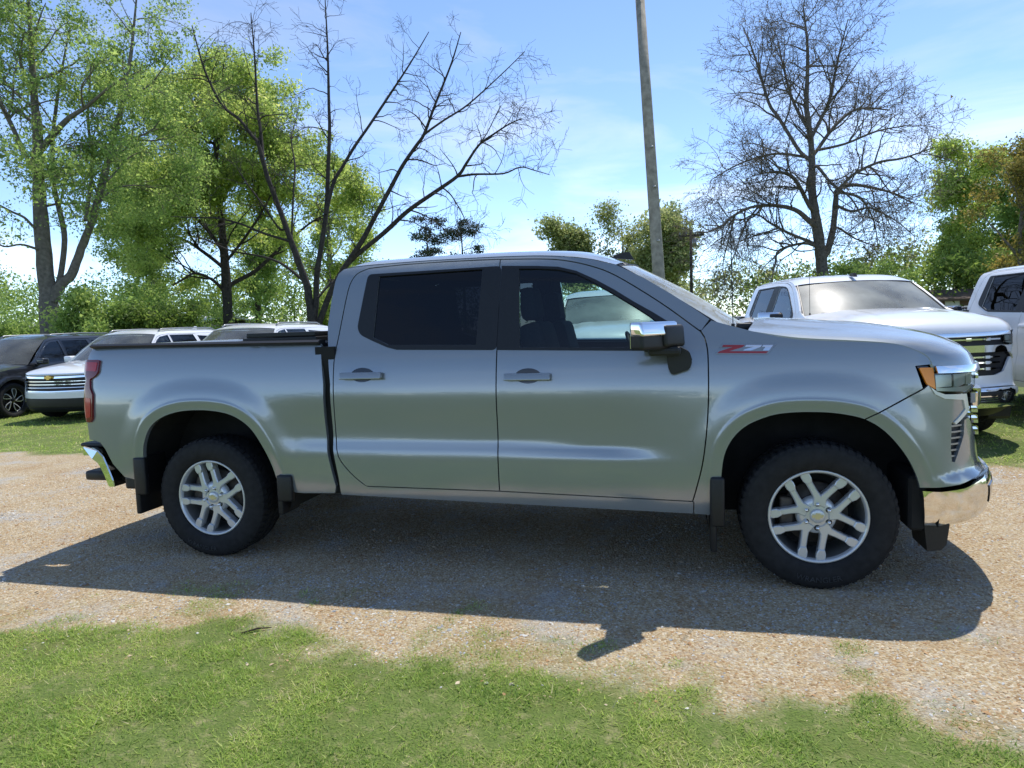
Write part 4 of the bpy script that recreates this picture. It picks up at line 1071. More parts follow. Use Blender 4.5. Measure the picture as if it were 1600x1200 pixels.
    def hood(u, v):
        q = 2*v-1; a = abs(q); w = 1-a**2.4; t = 1-(1-u)**1.3
        pf = sbody(.425+(SV_MID-.425)*(1-a)**.95, .960-.02*w, push=.0)
        xr = -.42+.19*w; yr = .93*a; zr = 1.085+.055*w
        x = xr+(pf[0]-xr)*t; z = zr+(pf[2]-zr)*(ge(t)*(1-w)+gc(t)*w)+.014*sstep(.42, .5, a)*(1-sstep(.6, .75, a))*(1-t)
        y = yr+(-pf[1]-yr)*t
        if a > .9: y = min(y, -sbody(min(x, .5), z)[1]) if x < .45 else y
        return (x, math.copysign(y, q), z)
    grid_obj('hood', hood, 24, 30, PAINT_WHITE, root, thick=.03)
    def fpan(nm, ol, mat, push=0., fold=.02, parent=root, step=.05, edge=.035):
        d = panel_data(ol, lambda s, z: sbody(s, z, push), (), step, edge, fold)
        if max(p[0] for p in ol) > SV_MID-.01: return panel(nm, join_data(d, mirror_data(d)), mat, parent)
        return panel(nm, d, mat, parent), panel(nm, mirror_data(d), mat, parent)
    M_ = SV_MID
    af = arch_pts(SA, .62, -.15, 8)[::-1]
    fpan('front_fascia', [(.42, .30)]+af+[(.445, .785), (.50, .84), (.62, .86), (.78, .86), (.86, .62), (M_, .59), (M_, .47), (.80, .47), (.70, .40), (.60, .36), (.50, .30)], PAINT_WHITE)
    fpan('headlight', [(.39, .935), (.46, .80), (.50, .85), (.62, .87), (.72, .87), (.72, .945), (.55, .948)], LAMP_IN, -.006)
    fpan('lower_lamp', [(.60, .80), (.72, .82), (.75, .62), (.66, .58)], BLACK_GLOSS, .003, .01)
    gr = fpan('grille', [(.74, .955), (M_, .955), (M_, .585), (.88, .60), (.80, .80)], BLACK, -.035, 0)
    fpan('grille_bar', [(.74, .905), (.9, .900), (M_, .890), (M_, .850), (.9, .865), (.78, .875)], CHROME, .016, .03, gr)
    fpan('grille_frame', [(.80, .845), (.835, .845), (.91, .622), (M_, .612), (M_, .592), (.885, .602)], CHROME, .006, .02, gr)
    for z in (.940, .795, .735, .675): fpan('grille_slat', [(.83, z+.0045), (M_, z+.0045), (M_, z-.0045), (.83, z-.0045)], CHROME, .002, .02, gr)
    bobj('emblem', prism(None, [(y*.17, .870+z*.15) for y, z in BOWTIE], 'x', .90, .935, .006, .003), GOLD, gr)
    fpan('lower_intake', [(.78, .46), (M_, .46), (M_, .27), (.80, .27), (.72, .36)], BLACK, -.01, .02)
    fpan('lower_lip', [(.44, .30), (.60, .35), (.72, .35), (.80, .265), (M_, .265), (M_, .20), (.6, .21), (.45, .24)], BLACK, .004, .03)
    for s in (-1, 1):
        for cx, cz, r in (SA, SR):
            lb = bmesh.new(); ring = []
            for k in range(17):
                a = -.6+(math.pi+1.2)*k/16; ring.append([lb.verts.new((cx+(r+.01)*math.cos(a), y, cz+(r+.01)*math.sin(a))) for y in (s*.94, s*.55)])
            for k in range(16): lb.faces.new((ring[k][0], ring[k+1][0], ring[k+1][1], ring[k][1]))
            lb.faces.new([q[1] for q in ring]); bobj('wheel_liner', lb, LINER, root)
    bobj('underbody', rbox(-3.7, .55, -.84, .84, .24, .42, .03, 1), DARK, root)
    bobj('engine_bay', rbox(-.45, .55, -.52, .52, .40, .90, .03, 1), DARK, root)
    bobj('liftgate', rbox(-4.03, -3.70, -.80, .80, .45, 1.15, .05, 2), PAINT_WHITE, root, True)
    grid_obj('rear_window', lambda u, v: (-4.0+.27*u, (2*v-1)*(.80-.14*u), 1.15+.47*u), 4, 6, GLASS_TINT, root)
    bobj('rear_bumper', rbox(-4.10, -3.9, -.88, .88, .30, .62, .06, 3), PAINT_WHITE, root, True)
    for yc in (-.40, .40):
        st = bobj('seat', rbox(-1.62, -1.15, yc-.25, yc+.25, .60, .78, .05, 2), CLOTH, root, True)
        b2 = rbox(-.07, .07, yc-.24, yc+.24, 0, .60, .05, 2); bmesh.ops.rotate(b2, verts=list(b2.verts), cent=(0, 0, 0), matrix=Matrix.Rotation(R(-14), 3, 'Y')); bmesh.ops.translate(b2, verts=list(b2.verts), vec=(-1.6, 0, .72))
        bobj('seat_back', b2, CLOTH, st, True); bobj('headrest', rbox(-1.84, -1.73, yc-.13, yc+.13, 1.30, 1.48, .04, 2), CLOTH, st, True)
    rs = bobj('rear_seat', rbox(-2.75, -2.6, -.70, .70, .65, 1.25, .05, 2), CLOTH, root, True)
    bobj('dashboard', rbox(-.85, -.45, -.78, .78, .65, 1.06, .05, 2), TRIM_IN, root, True)
    grid_obj('headliner', lambda u, v: (-3.5+2.2*u, (2*v-1)*.62, 1.63+.02*(1-(2*v-1)**2)), 4, 4, HEADLINER, root)
    w0 = suv_wheel(root)
    for k, (x, s) in enumerate(((0, -1), (0, 1), (-3.07, -1), (-3.07, 1))):
        w = w0 if k == 0 else dup(w0, root); w.location = (x, s*.845, .375); w.rotation_euler = (0, R(20*k), 0 if s < 0 else math.pi)
    return root

# ------------------------------------------------------------------ the row of parked vehicles behind the drive
def park(o, x, y, deg): o.location = (x, y, ground_z(x, y)); o.rotation_euler = (0, 0, R(deg)); return o
GRP = 'vehicles parked in a row on the lawn'
def white_pickup(x, y, deg, label, swap=None):
    o = dup(hero, None, swap or {PAINT_GREY: PAINT_WHITE, CHROME_DULL: CHROME})
    o['label'] = label; o['group'] = GRP
    for ch in list(o.children):                      # no folded bed cover and no fender badge on these
        if ch.name.startswith(('folded_bed_cover', 'badge')):
            for g in list(ch.children): bpy.data.objects.remove(g)
            bpy.data.objects.remove(ch)
    return park(o, x, y, deg)
white_pickup(1.723, 3.971, -79.4, 'white crew cab pickup with chrome grille just behind the grey truck\'s hood')
white_pickup(4.654, 3.321, -78.3, 'white pickup cut off by the picture edge at the end of the row')
white_pickup(-1.42, 4.45, -80.0, 'white pickup seen through the front window of the grey truck')
s0 = suv('suv', 'white sport utility with wide chrome barred grille beside the grey truck\'s tailgate', 'suv')
s0['group'] = GRP; park(s0, -12.43, 6.56, -88.1)
o = dup(s0); o['label'] = 'white sport utility showing only its roof above the grey truck\'s bed'; park(o, -9.45, 6.5, -87.5)
o = dup(s0); o['label'] = 'white sport utility hidden behind the tinted rear window of the grey truck'; park(o, -6.3, 6.3, -86.5)
DK = {PAINT_WHITE: PAINT_BLACK, LAMP_IN: SILVER_DARK}
o = dup(s0, None, DK); o['label'] = 'dark grey sport utility with swirled alloy wheel next to the white one'; park(o, -15.35, 6.5, -85.5)
o = dup(s0, None, DK); o['label'] = 'black sport utility behind the dark grey one, only its roof in sight'; park(o, -19.6, 8.9, -84)
white_pickup(-.9, 16.5, -86, 'black pickup in the second row behind the white cab', {PAINT_GREY: PAINT_BLACK})
LIMBS = {
    'A': [
        [(-25.92, 17.8, 0.06, 0.416), (-25.9, 17.94, 1.51, 0.361), (-25.98, 18.09, 3.33, 0.333), (-26.12, 18.21, 5.02, 0.305), (-26.24, 18.37, 7.1, 0.25), (-26.27, 18.51, 8.76, 0.208), (-26.3, 18.66, 10.41, 0.18), (-26.39, 18.71, 11.26, 0.153), (-26.51, 18.93, 13.9, 0.097), (-26.68, 19.18, 17.06, 0.042)],
        [(-26.24, 18.41, 7.57, 0.125), (-26.24, 18.29, 8.27, 0.111), (-26.53, 18.08, 9.25, 0.097), (-26.68, 17.86, 10.09, 0.09), (-26.81, 17.62, 10.83, 0.083), (-27.33, 17.37, 12.68, 0.055), (-27.97, 17.1, 14.83, 0.028)],
        [(-25.78, 18.11, 3.08, 0.236), (-25.49, 18.31, 3.73, 0.208), (-25.15, 18.52, 4.15, 0.18), (-24.8, 18.8, 5.23, 0.159), (-24.48, 19.07, 6.24, 0.146), (-24.13, 19.4, 7.76, 0.139), (-23.86, 19.71, 9.22, 0.125), (-23.7, 19.96, 10.26, 0.111), (-23.51, 20.22, 11.23, 0.097), (-23.18, 20.64, 13.59, 0.069), (-22.97, 21.06, 16.36, 0.028)],
        [(-25.62, 18.2, 3.6, 0.125), (-25.58, 18.43, 4.16, 0.118), (-25.59, 18.78, 5.62, 0.111), (-25.95, 19.04, 6.68, 0.111), (-26.42, 19.3, 7.93, 0.097), (-26.72, 19.62, 9.19, 0.097), (-26.9, 19.99, 10.62, 0.083), (-26.83, 20.52, 12.93, 0.055), (-26.64, 21.09, 15.28, 0.028)],
        [(-26.21, 18.58, 9.28, 0.153), (-25.8, 18.55, 9.54, 0.139), (-24.83, 18.67, 10.37, 0.104), (-23.84, 18.75, 10.84, 0.069), (-22.54, 18.91, 11.65, 0.042), (-21.35, 19, 12.03, 0.021)],
        [(-24.43, 18.75, 6.32, 0.083), (-24.42, 19.19, 7.9, 0.076), (-24.67, 19.65, 9.28, 0.069), (-25.16, 20.07, 10.52, 0.055), (-25.53, 20.53, 11.43, 0.049), (-25.79, 21.14, 13.56, 0.028)],
        [(-26.18, 18.28, 5.99, 0.062), (-26.19, 17.98, 6.06, 0.055), (-26.24, 17.62, 6.42, 0.049), (-26.32, 17.18, 6.59, 0.042), (-26.35, 16.73, 6.77, 0.035), (-26.84, 16.16, 7.23, 0.017)],
        [(-26.16, 18.21, 5.15, 0.062), (-26.1, 17.84, 5.21, 0.055), (-26.21, 17.31, 5.32, 0.042), (-26.34, 16.7, 5.19, 0.035), (-26.39, 16.12, 5.5, 0.017)],
        [(-25.67, 18.57, 7.76, 0.042), (-25.23, 18.4, 7.72, 0.042), (-24.04, 18.34, 7.82, 0.036), (-23.27, 18.12, 7.66, 0.028)],
        [(-23.26, 19.35, 9.7, 0.062), (-23.22, 20.2, 9.86, 0.049), (-22.99, 21.35, 10.04, 0.036), (-23.23, 22.54, 10.61, 0.021)],
        [(-23.67, 19.07, 7.82, 0.055), (-23.64, 19.51, 8.21, 0.042), (-23.63, 20.07, 8.78, 0.036), (-23.71, 20.66, 9.26, 0.028), (-23.56, 21.34, 9.67, 0.014)],
        [(-24.04, 18.88, 6.7, 0.049), (-23.9, 19.55, 7.59, 0.042), (-23.66, 20.36, 7.98, 0.031), (-23.16, 21.29, 8.05, 0.017)],
        [(-26.27, 18.51, 8.76, 0.055), (-25.4, 18.2, 8.99, 0.042), (-23.91, 17.86, 9.12, 0.035), (-22.76, 17.25, 8.05, 0.022)],
    ],
    'B': [
        [(-26.5, 30.07, 0.02, 0.337), (-26.47, 30.26, 2.09, 0.297), (-26.58, 30.5, 4.91, 0.277), (-26.67, 30.6, 6.27, 0.238), (-26.83, 30.75, 8.3, 0.198), (-26.92, 30.86, 9.81, 0.178), (-27.04, 31, 11.69, 0.139), (-26.75, 31.32, 14.31, 0.099), (-26.53, 31.65, 17.31, 0.059)],
        [(-26.63, 30.4, 3.97, 0.119), (-26.73, 30.1, 4.23, 0.099), (-26.98, 29.68, 4.66, 0.089), (-27.59, 29.13, 4.99, 0.079), (-27.99, 28.54, 4.61, 0.059), (-28.18, 27.97, 4.27, 0.04)],
        [(-26.69, 30.49, 5.1, 0.119), (-27.05, 30.73, 5.51, 0.109), (-28.44, 30.87, 6.51, 0.099), (-29.62, 31.07, 7.17, 0.079), (-30.96, 31.23, 7.5, 0.059), (-32.78, 31.19, 6.64, 0.03)],
        [(-26.48, 30.45, 4.15, 0.158), (-26.29, 30.77, 4.46, 0.139), (-25.25, 31.4, 5.12, 0.129), (-24.43, 32.03, 6.04, 0.119), (-23.38, 32.77, 7.19, 0.089), (-22.35, 33.5, 8.18, 0.059), (-21.4, 34.2, 8.79, 0.03)],
        [(-26.67, 30.59, 6.23, 0.119), (-27.19, 29.99, 7.49, 0.099), (-27.74, 29.19, 8.51, 0.079), (-28.3, 28.29, 9.47, 0.05), (-28.4, 27.41, 10, 0.03)],
        [(-26.85, 30.81, 9.05, 0.099), (-25.72, 30.66, 10.41, 0.089), (-24.2, 30.43, 11.67, 0.069), (-23.02, 30.04, 12.87, 0.04)],
        [(-26.98, 30.88, 10.19, 0.099), (-28.42, 31.55, 12.31, 0.079), (-30.06, 32.43, 14.59, 0.059), (-31.63, 33.46, 17, 0.03)],
        [(-26.6, 30.56, 5.66, 0.079), (-25.06, 30.22, 6.83, 0.079), (-23.35, 29.7, 8.26, 0.059), (-21.96, 28.95, 9.42, 0.04)],
    ],
    'C': [
        [(-16.33, 22.3, 0.67, 0.223), (-16.43, 22.39, 1.95, 0.208), (-16.5, 22.42, 2.4, 0.178), (-16.65, 22.48, 3.5, 0.163), (-17.13, 22.5, 4.96, 0.141), (-17.53, 22.51, 6.16, 0.126), (-18, 22.52, 7.53, 0.111), (-18.32, 22.52, 8.47, 0.104), (-18.63, 22.56, 9.75, 0.089), (-18.93, 22.53, 10.18, 0.074), (-19.44, 22.47, 10.88, 0.067), (-20.18, 22.35, 11.55, 0.059), (-20.9, 22.31, 13.1, 0.045), (-21.42, 22.36, 15.09, 0.022)],
        [(-18.43, 22.54, 8.92, 0.074), (-18.56, 22.71, 9.53, 0.074), (-18.74, 22.95, 10.52, 0.067), (-18.99, 23.21, 11.62, 0.059), (-19.21, 23.59, 13.9, 0.039), (-19.49, 23.96, 16.03, 0.018)],
        [(-16.37, 22.41, 1.94, 0.149), (-16.29, 22.57, 2.73, 0.134), (-16.29, 22.78, 3.92, 0.126), (-16.11, 23.06, 5.37, 0.111), (-15.95, 23.35, 6.84, 0.104), (-15.9, 23.67, 8.83, 0.089), (-15.88, 23.96, 10.58, 0.074), (-15.96, 24.17, 11.66, 0.067), (-16.04, 24.5, 14.11, 0.045), (-16.19, 24.82, 16.5, 0.022)],
        [(-15.79, 22.98, 6.57, 0.089), (-15.54, 23.37, 7.98, 0.082), (-15.23, 23.78, 8.79, 0.074), (-14.85, 24.25, 9.71, 0.07), (-14.38, 24.76, 10.64, 0.062), (-13.87, 25.3, 11.68, 0.059), (-12.73, 26.11, 13.7, 0.037), (-11.96, 26.79, 15.31, 0.018)],
        [(-16.21, 22.42, 1.66, 0.149), (-15.99, 22.47, 2.13, 0.134), (-15.53, 22.61, 3.21, 0.126), (-14.82, 22.82, 4.35, 0.119), (-14.12, 23, 5.33, 0.111), (-13.5, 23.16, 6.38, 0.097), (-12.79, 23.36, 7.59, 0.089), (-12.26, 23.48, 8.47, 0.082), (-11.65, 23.62, 9.28, 0.074), (-11.26, 23.66, 9.77, 0.067), (-10.75, 23.8, 10.99, 0.052), (-10.03, 24.03, 12.65, 0.037), (-9.58, 24.16, 13.96, 0.018)],
        [(-11.6, 24.31, 9.83, 0.059), (-11.37, 24.39, 10.05, 0.052), (-10.62, 24.62, 10.56, 0.045), (-9.6, 24.93, 11.2, 0.037), (-7.99, 25.47, 12.63, 0.022), (-7.15, 25.75, 13.45, 0.015)],
        [(-15.02, 22.95, 4.21, 0.111), (-14.35, 23.04, 4.79, 0.104), (-13.18, 23.24, 5.63, 0.104), (-12.09, 23.4, 6.51, 0.097), (-10.9, 23.56, 7.23, 0.086), (-9.83, 23.67, 7.87, 0.074), (-9.39, 23.6, 8.35, 0.059), (-8.79, 23.59, 9.06, 0.048), (-8.12, 23.56, 9.43, 0.039), (-7.46, 23.51, 9.74, 0.03), (-6.89, 23.42, 9.89, 0.018)],
        [(-10.16, 24.5, 8.03, 0.059), (-9.45, 24.32, 8.02, 0.051), (-8.95, 23.97, 7.93, 0.045), (-7.8, 23.72, 7.81, 0.036), (-7, 23.37, 7.93, 0.027), (-6.32, 22.93, 7.65, 0.021), (-5.61, 22.46, 7.32, 0.013)],
        [(-16.74, 22.47, 3.65, 0.074), (-17.19, 22.63, 3.96, 0.067), (-18.02, 22.79, 4.53, 0.059), (-19.05, 22.92, 4.91, 0.052), (-20.63, 22.93, 5.26, 0.042), (-21.74, 23.09, 5.73, 0.033), (-22.64, 23.3, 6.07, 0.018)],
        [(-17.29, 22.5, 5.42, 0.067), (-17.57, 22.2, 5.54, 0.059), (-18.2, 21.75, 5.78, 0.052), (-18.96, 21.25, 6.17, 0.045), (-19.68, 20.72, 6.37, 0.036), (-20.42, 20.15, 6.37, 0.027), (-21.02, 19.6, 6.38, 0.015)],
        [(-17.5, 22.51, 6.07, 0.052), (-17.69, 22.3, 5.98, 0.045), (-18.15, 22.07, 6.8, 0.042), (-18.42, 21.84, 7.36, 0.037), (-18.76, 21.58, 7.99, 0.027), (-18.95, 21.34, 8.53, 0.015)],
        [(-17.21, 22.5, 5.22, 0.052), (-17.45, 22.85, 5.77, 0.048), (-17.59, 23.48, 7.92, 0.045), (-17.79, 24.06, 9.08, 0.039), (-18.25, 24.63, 10.47, 0.03), (-18.37, 25.27, 11.36, 0.022), (-18.4, 26.01, 12.86, 0.013)],
        [(-9.21, 24.86, 9.35, 0.033), (-8.7, 24.46, 9.7, 0.027), (-8.11, 23.95, 10.3, 0.022), (-7.72, 23.26, 10.45, 0.015)],
        [(-16.17, 22.55, 2.92, 0.059), (-15.79, 23.26, 3.64, 0.048), (-15.42, 24.09, 3.9, 0.036), (-15.05, 24.97, 3.81, 0.018)],
        [(-10.8, 24.31, 7.6, 0.039), (-10.48, 24.63, 7.27, 0.033), (-10.18, 25, 6.61, 0.024), (-9.88, 25.4, 5.78, 0.015)],
        [(-12.19, 23.87, 6.64, 0.036), (-11.64, 23.99, 6.42, 0.03), (-10.96, 24.12, 5.98, 0.022), (-10.55, 24.18, 5.54, 0.013)],
    ],
    'D': [
        [(7.92, 40.86, 2.2, 0.374), (7.98, 41.03, 3.93, 0.354), (7.85, 41.15, 5.6, 0.312), (7.61, 41.27, 7.54, 0.27), (7.43, 41.35, 8.93, 0.239), (7.45, 41.51, 10.58, 0.208), (7.4, 41.64, 12.12, 0.177), (7.22, 41.73, 13.63, 0.156), (7.16, 41.79, 14.46, 0.146), (7.28, 42.11, 17.61, 0.094), (7.04, 42.31, 20.38, 0.042)],
        [(7.96, 41.12, 4.96, 0.229), (8.29, 41.32, 5.2, 0.208), (8.72, 41.7, 6.7, 0.187), (8.93, 42.05, 8.38, 0.166), (9.09, 42.31, 9.12, 0.146), (10.22, 42.78, 9.39, 0.104), (12.34, 43.43, 8.9, 0.067), (13.76, 43.89, 8.19, 0.033)],
        [(8.89, 41.69, 8.68, 0.125), (9.7, 41.6, 9.75, 0.104), (11.17, 41.51, 10.41, 0.083), (12.46, 41.28, 10.5, 0.062), (14.08, 41.12, 10.95, 0.029)],
        [(7.46, 41.56, 11.1, 0.125), (7.89, 42.11, 11.65, 0.114), (9.11, 43.07, 13.25, 0.104), (10.64, 44.11, 14.37, 0.079), (12.77, 45.24, 14.39, 0.042)],
        [(7.44, 41.66, 12.28, 0.125), (8.07, 41.74, 13.54, 0.114), (8.41, 41.64, 14.28, 0.104), (8.95, 41.73, 16.89, 0.062), (9.48, 41.76, 19.07, 0.031)],
        [(7.34, 41.51, 10.9, 0.135), (6.78, 41.67, 11.49, 0.125), (6.14, 41.93, 12.71, 0.114), (5.54, 42.25, 13.95, 0.104), (5.05, 42.59, 14.93, 0.094), (4.3, 43.07, 17.94, 0.058), (3.57, 43.5, 20.18, 0.031)],
        [(7.53, 41.27, 7.74, 0.146), (7.15, 40.75, 8.04, 0.135), (6.53, 40.11, 9.04, 0.125), (5.91, 39.36, 9.63, 0.104), (4.86, 38.42, 9.79, 0.062), (3.51, 37.32, 9.43, 0.031)],
        [(7.67, 41.21, 6.75, 0.166), (7.18, 40.93, 7.13, 0.156), (6.34, 40.52, 7.79, 0.135), (4.98, 39.92, 8.07, 0.114), (3.62, 39.26, 7.95, 0.094), (2.54, 38.62, 7.41, 0.079), (1.73, 38.02, 6.71, 0.058), (0.53, 37.34, 6.33, 0.027)],
        [(7.81, 41.14, 5.56, 0.125), (7.25, 41.33, 5.93, 0.114), (6.24, 41.52, 6.45, 0.094), (5.05, 41.73, 7.23, 0.073), (4.16, 42.03, 7.9, 0.052), (3, 42.18, 7.39, 0.025)],
        [(7.85, 41.14, 5.44, 0.104), (6.86, 40.53, 5.75, 0.094), (5.3, 39.59, 5.33, 0.073), (4.95, 38.86, 4.49, 0.052), (4.63, 38.08, 3.4, 0.025)],
        [(7.31, 41.51, 10.98, 0.104), (6.81, 41.86, 11.26, 0.094), (5.53, 42.16, 11.6, 0.083), (4.22, 42.48, 11.51, 0.067), (2.87, 42.8, 11.14, 0.05), (1.47, 43.12, 10.46, 0.025)],
        [(7.45, 41.5, 10.43, 0.104), (7.68, 40.96, 10.33, 0.094), (8.3, 40.24, 9.19, 0.083), (9.24, 39.53, 8.09, 0.052), (9.72, 38.61, 6.64, 0.029)],
        [(8.59, 41.41, 6.44, 0.083), (9.07, 42.11, 6.73, 0.073), (10.32, 43.08, 6.08, 0.05), (11.84, 44.21, 5.62, 0.025)],
        [(8.81, 41.62, 8.09, 0.104), (9.67, 41.39, 7.6, 0.083), (10.68, 41.14, 7.68, 0.062), (12, 40.82, 6.78, 0.037), (12.91, 40.35, 5.73, 0.021)],
        [(9.01, 41.74, 8.87, 0.104), (10.49, 42.63, 8.51, 0.073), (11.45, 43.46, 7.18, 0.046), (11.92, 44.23, 5.62, 0.025)],
        [(7.21, 41.66, 12.88, 0.104), (6.52, 42.49, 14.74, 0.083), (6.13, 43.69, 17.14, 0.062), (5.92, 45.07, 19.68, 0.031)],
        [(7.7, 41.65, 11.48, 0.094), (9.24, 41.22, 11.62, 0.073), (10.84, 40.58, 12.05, 0.054), (12.47, 39.78, 12.04, 0.027)],
        [(2.76, 40.08, 7.64, 0.062), (2.47, 40.45, 6.41, 0.05), (2.11, 40.93, 4.88, 0.033), (2.22, 41.65, 3.7, 0.021)],
        [(4.19, 40.48, 8.14, 0.062), (3.38, 39.9, 7.06, 0.05), (2.76, 39.24, 5.48, 0.033), (2.33, 38.63, 4.31, 0.021)],
    ],
}

# ------------------------------------------------------------------ trees
BARK = simple('bark', (.13, .11, .092), .95, noise=.45, nscale=9, bump=.8)
BARK_GREY = simple('grey_bark', (.16, .14, .115), .95, noise=.35, nscale=7, bump=.8)
BARK_DARK = simple('dark_bark', (.040, .033, .028), .95, noise=.5, nscale=9, bump=.8)
LEAF_SPRING = leaf_material('spring_leaf', [(0, (0.135, 0.195, 0.049)), (.45, (0.292, 0.379, 0.092)), (.8, (0.471, 0.549, 0.135)), (1, (0.585, 0.586, 0.183))], .55)
LEAF_GREEN = leaf_material('green_leaf', [(0, (0.056, 0.099, 0.022)), (.5, (0.143, 0.217, 0.044)), (1, (0.285, 0.359, 0.068))], .5)
LEAF_BRIGHT = leaf_material('bright_leaf', [(0, (0.094, 0.160, 0.041)), (.5, (0.223, 0.324, 0.083)), (1, (0.413, 0.494, 0.141))], .55)
LEAF_OLIVE = leaf_material('ochre_leaf', [(0, (0.103, 0.117, 0.028)), (.5, (0.235, 0.207, 0.048)), (1, (0.414, 0.317, 0.083))], .4)
LEAF_PINE = leaf_material('pine_needle', [(0, (.012, .026, .014)), (1, (.040, .065, .030))], .15)
LEAF_PALE = leaf_material('pale_leaf', [(0, (.13, .17, .05)), (.5, (.28, .32, .11)), (1, (.42, .42, .19))], .45)
BUD = leaf_material('bud', [(0, (.10, .08, .05)), (1, (.24, .19, .11))], .3)
class Wood:
    """collects tapered branches, then turns them into one mesh; small ones end in leaves"""
    def __init__(s, seed): s.g = np.random.default_rng(seed); s.lines = []; s.tips = []
    def add(s, P, r): s.lines.append((np.asarray(P, float), np.asarray(r, float)))
    def grow(s, p, d, L_, r, lvl, q):
        g = s.g; n = max(3, int(L_/q['seg'])+2); pts = [np.array(p, float)]; d = d/np.linalg.norm(d); st = L_/n
        for i in range(n):
            d = d+g.normal(0, q['wig'], 3)+np.array([0, 0, q['up']*(1 if lvl < 2 else .6)-q['droop']*(i/n)**2])
            d /= np.linalg.norm(d); pts.append(pts[-1]+d*st)
        P = np.array(pts); rr = r*np.linspace(1, .28, n+1); s.add(P, np.maximum(rr, q['rmin']))
        s.spawn(P, rr, lvl, q, .25)
    def spawn(s, P, rr, lvl, q, t0):
        g = s.g; seg = np.linalg.norm(np.diff(P, axis=0), axis=1); T = np.concatenate([[0], np.cumsum(seg)]); LL = T[-1]
        if lvl >= q['levels']:
            k = max(2, int(LL/q['tip'])); 
            for t in np.linspace(.2, 1, k)*LL: s.tips.append([np.interp(t, T, P[:, j]) for j in range(3)])
            return
        n = max(2, int(g.poisson(q['n'][lvl]*max(LL, .8)**.8)))
        for t in g.uniform(t0, 1, n)**.85*LL:
            c = np.array([np.interp(t, T, P[:, j]) for j in range(3)]); r0 = np.interp(t, T, rr)
            i = min(int(np.searchsorted(T, t)), len(P)-1); tan = P[i]-P[max(i-1, 0)]; tan = tan/(np.linalg.norm(tan)+1e-9)
            side = g.normal(0, 1, 3); side -= tan*side.dot(tan); side /= np.linalg.norm(side)
            d = tan*g.uniform(.35, 1.0)+side*g.uniform(.6, 1.1)
            ll = q['len'][lvl]*g.uniform(.55, 1.25)*(1-.35*t/LL)
            s.grow(c, d, ll, min(r0*.62, q['rad'][lvl]*g.uniform(.7, 1.2)), lvl+1, q)
    def mesh(s, name, mat, parent):
        VV, FF = [], []; b = 0
        for P, r in s.lines:
            n = len(P); k = 9 if r[0] > .18 else 6 if r[0] > .06 else 4 if r[0] > .025 else 3
            t = np.gradient(P, axis=0); t /= np.linalg.norm(t, axis=1)[:, None]+1e-9
            ref = np.array([0, 0, 1.0]) if abs(t[0][2]) < .85 else np.array([1.0, 0, 0])
            u = np.cross(t, ref); u /= np.linalg.norm(u, axis=1)[:, None]+1e-9; w = np.cross(t, u)
            a = np.arange(k)*2*np.pi/k
            V = P[:, None]+(u[:, None]*np.cos(a)[None, :, None]+w[:, None]*np.sin(a)[None, :, None])*r[:, None, None]
            if k == 9: V += (P[:, None]-V)*s.g.uniform(-.10, .12, (n, k, 1))
            VV.append(V.reshape(-1, 3)); i = np.arange(n-1)[:, None]*k+np.arange(k)[None]; j = np.arange(n-1)[:, None]*k+(np.arange(k)[None]+1) % k
            FF.append(np.stack([i, j, j+k, i+k], -1).reshape(-1, 4)+b); b += n*k
        return fast_mesh(name, np.concatenate(VV), np.concatenate(FF), 4, mat, parent, True)
def leaf_cards(name, pts, per, spread, size, mat, parent, seed, cap=60000, flat=.4):
    """leaf-sized faces scattered round the given points"""
    g = np.random.default_rng(seed); pts = np.asarray(pts, float)
    cl = np.repeat(np.arange(len(pts)), per); tone = g.normal(0, .22, len(pts))[cl]
    c = pts[cl]+g.normal(0, spread, (len(cl), 3))*np.array([1, 1, .75])
    if len(c) > cap: k = g.choice(len(c), cap, False); c = c[k]; tone = tone[k]
    n = len(c); s = size*g.lognormal(0, .3, n)
    u = g.normal(0, 1, (n, 3)); u /= np.linalg.norm(u, axis=1)[:, None]; v = g.normal(0, 1, (n, 3)); v -= u*(u*v).sum(1)[:, None]; v /= np.linalg.norm(v, axis=1)[:, None]
    u *= s[:, None]; v *= (s*.55)[:, None]
    V = np.stack([c-u*.9, c+u*.9, c+v*1.9], 1).reshape(-1, 3); F = np.arange(n*3).reshape(-1, 3)
    return fast_mesh(name, V, F, 3, mat, parent, False, np.clip(.5+tone+g.normal(0, .14, n), 0, 1))
def prep(L_):
    """smooth a limb given as (x, y, z, radius) and roughen it slightly"""
    c = np.array(catmull(L_, 4)); return c[:, :3], c[:, 3]
def limb_tree(name, label, key, q, bark, leaf, seed, per, spread, size, cap, t0=.3):
    root = thing(name, label, 'tree', (0, 0, 0)); W = Wood(seed); tw_ = Wood(seed+1)
    base = LIMBS[key][0][0]; root.location = (base[0], base[1], 0)
    off = np.array([base[0], base[1], 0])
    for k, L_ in enumerate(LIMBS[key]):
        P, r = prep(L_); P = P-off
        if k == 0: P = np.concatenate([[P[0]*[1, 1, 0]-[0, 0, .3]], P]); r = np.concatenate([[r[0]*1.25], r])
        W.add(P, np.maximum(r, .012)); tw_.spawn(P, r, 0, q, t0 if k == 0 else .18)
    tr = W.mesh('trunk', bark, root); tag(tr, None)
    tag(tw_.mesh('branches', bark, root), kind='stuff')
    if leaf: tag(leaf_cards('crown', tw_.tips, per, spread, size, leaf, root, seed, cap), kind='stuff')
    return root
